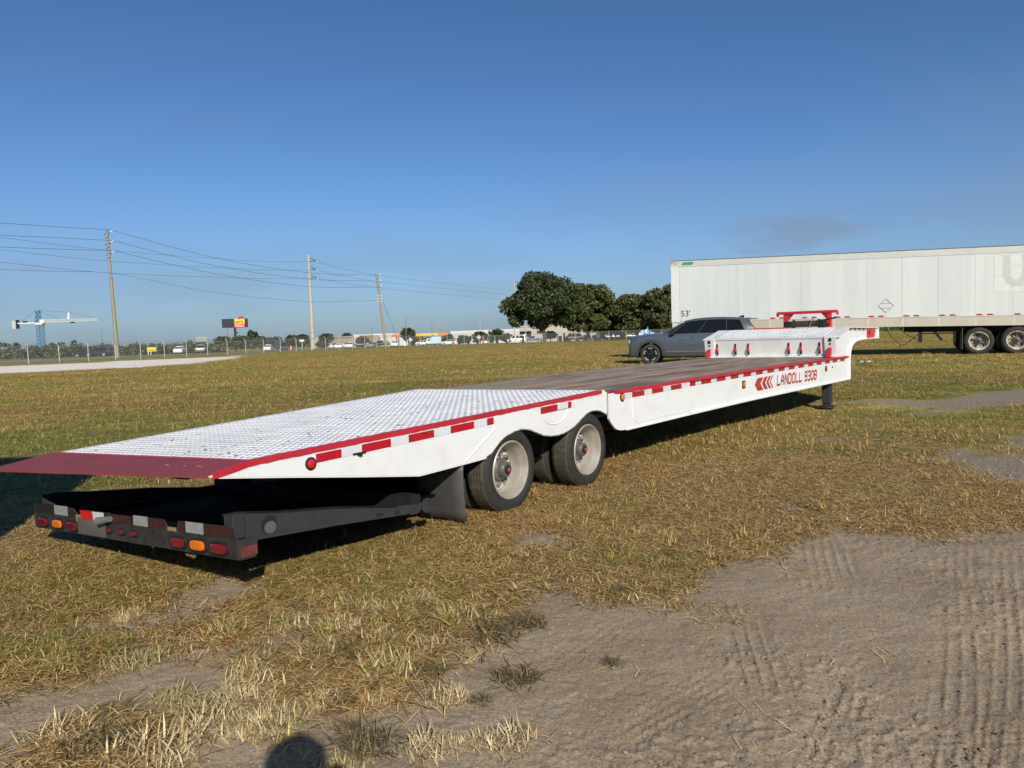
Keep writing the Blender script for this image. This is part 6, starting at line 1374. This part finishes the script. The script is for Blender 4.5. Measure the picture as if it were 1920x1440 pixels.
for x_ in (-1.5, -2.75):
    for y0_, sg_ in ((.0, 1), (2.5, -1)): wheel(CT, x_, .5, y0_, sg_, .51, .28, w=None, n=32, capm=BLACK)
    MB().tube([(x_,.2,.5),(x_,2.3,.5)], .07, 10).build('axle', BLACK, CT)
MB().box(-9.0,-.2,.35,.5,.75,1.0).build('frame_rail', BLACK, CT); MB().box(-9.0,-.2,2.0,2.15,.75,1.0).build('frame_rail', BLACK, CT)
for x_ in (-1.5, -2.75): MB().box(x_-.1,x_+.1,.3,2.2,.5,.8).build('suspension_block', BLACK, CT)
for y_ in (.4, 2.0): MB().box(-7.6,-7.45,y_,y_+.15,0,.9).build('landing_leg', GREYBLK, CT)
MB().box(-.02,.05,.2,2.3,.5,.6).build('rear_guard', STEELW, CT)
# ------------------------------------------------------------------ the photographer, whose shadow falls into the foreground
def photographer():
    J = [('pelvis',(0,-.36,.95),.15),('belly',(0,-.36,1.10),.15),('chest',(0,-.36,1.30),.165),('neck0',(0,-.35,1.46),.075),('neck',(0,-.335,1.52),.06),('jaw',(0,-.30,1.585),.075),('head',(0,-.315,1.66),.098),('crown',(0,-.325,1.745),.07),
         ('hipL',(-.10,-.36,.90),.115),('kneeL',(-.13,-.34,.50),.07),('ankL',(-.14,-.37,.10),.047),('toeL',(-.16,-.22,.04),.04),('hipR',(.10,-.36,.90),.115),('kneeR',(.13,-.34,.50),.07),('ankR',(.14,-.37,.10),.047),('toeR',(.16,-.22,.04),.04),
         ('shL',(-.19,-.36,1.40),.075),('elL',(-.27,-.24,1.18),.05),('wrL',(-.10,-.06,1.40),.032),('haL',(-.075,-.045,1.45),.035),('shR',(.19,-.36,1.40),.075),('elR',(.27,-.24,1.18),.05),('wrR',(.10,-.06,1.40),.032),('haR',(.075,-.045,1.45),.035)]
    E_ = ['pelvis-belly','belly-chest','chest-neck0','neck0-neck','neck-jaw','jaw-head','head-crown','pelvis-hipL','hipL-kneeL','kneeL-ankL','ankL-toeL','pelvis-hipR','hipR-kneeR','kneeR-ankR','ankR-toeR','chest-shL','shL-elL','elL-wrL','wrL-haL','chest-shR','shR-elR','elR-wrR','wrR-haR']
    ix = {j[0]: i for i, j in enumerate(J)}; vs = [j[1] for j in J]; rs = [j[2] for j in J]; es = [tuple(ix[q] for q in e.split('-')) for e in E_]
    for sg, hn in ((-1, 'haL'), (1, 'haR')):            # five bent fingers on each hand, closed on the phone's edge
        h = Vector(vs[ix[hn]])
        for k in range(4):
            a = len(vs); vs += [tuple(h+Vector((sg*.012, -.012+.008*k, .012+.017*k))), tuple(h+Vector((-sg*.012, .012+.002*k, .018+.018*k))), tuple(h+Vector((-sg*.034, .012, .016+.018*k)))]; rs += [.011, .010, .008]; es += [(ix[hn], a), (a, a+1), (a+1, a+2)]
        a = len(vs); vs += [tuple(h+Vector((-sg*.005, -.03, .01))), tuple(h+Vector((-sg*.03, -.022, .03)))]; rs += [.012, .010]; es += [(ix[hn], a), (a, a+1)]
    me = bpy.data.meshes.new('person'); me.from_pydata(vs, es, []); o = bpy.data.objects.new('person', me); COL.objects.link(o)
    md = o.modifiers.new('skin', 'SKIN'); 
    me.skin_vertices.new() if not me.skin_vertices else None
    for i, r in enumerate(rs): me.skin_vertices[0].data[i].radius = (r, r); me.skin_vertices[0].data[i].use_root = (i == 0)
    sb = o.modifiers.new('sub', 'SUBSURF'); sb.levels = 2; sb.render_levels = 2
    me.materials.append(mat('work_clothes', (.10,.12,.16), .9)); md.use_smooth_shade = True
    tag(o, 'person in dark work clothes standing on the dirt holding up a phone', 'person')
    MB().lathe([(.108,1.675),(.112,1.70),(.105,1.745),(.07,1.785),(.001,1.80)], 20, lambda a,b,c: (a, -.322+b, c)).build('cap', mat('cap_cloth', (.06,.06,.07), .9), o, smooth=True)
    p = MB().box(-.076,.076,-.022,-.012,1.44,1.512).build('phone', mat('phone_black', (.02,.02,.02), .3), label='black phone held up in both hands', cat='phone', bevel=.004)
photographer()
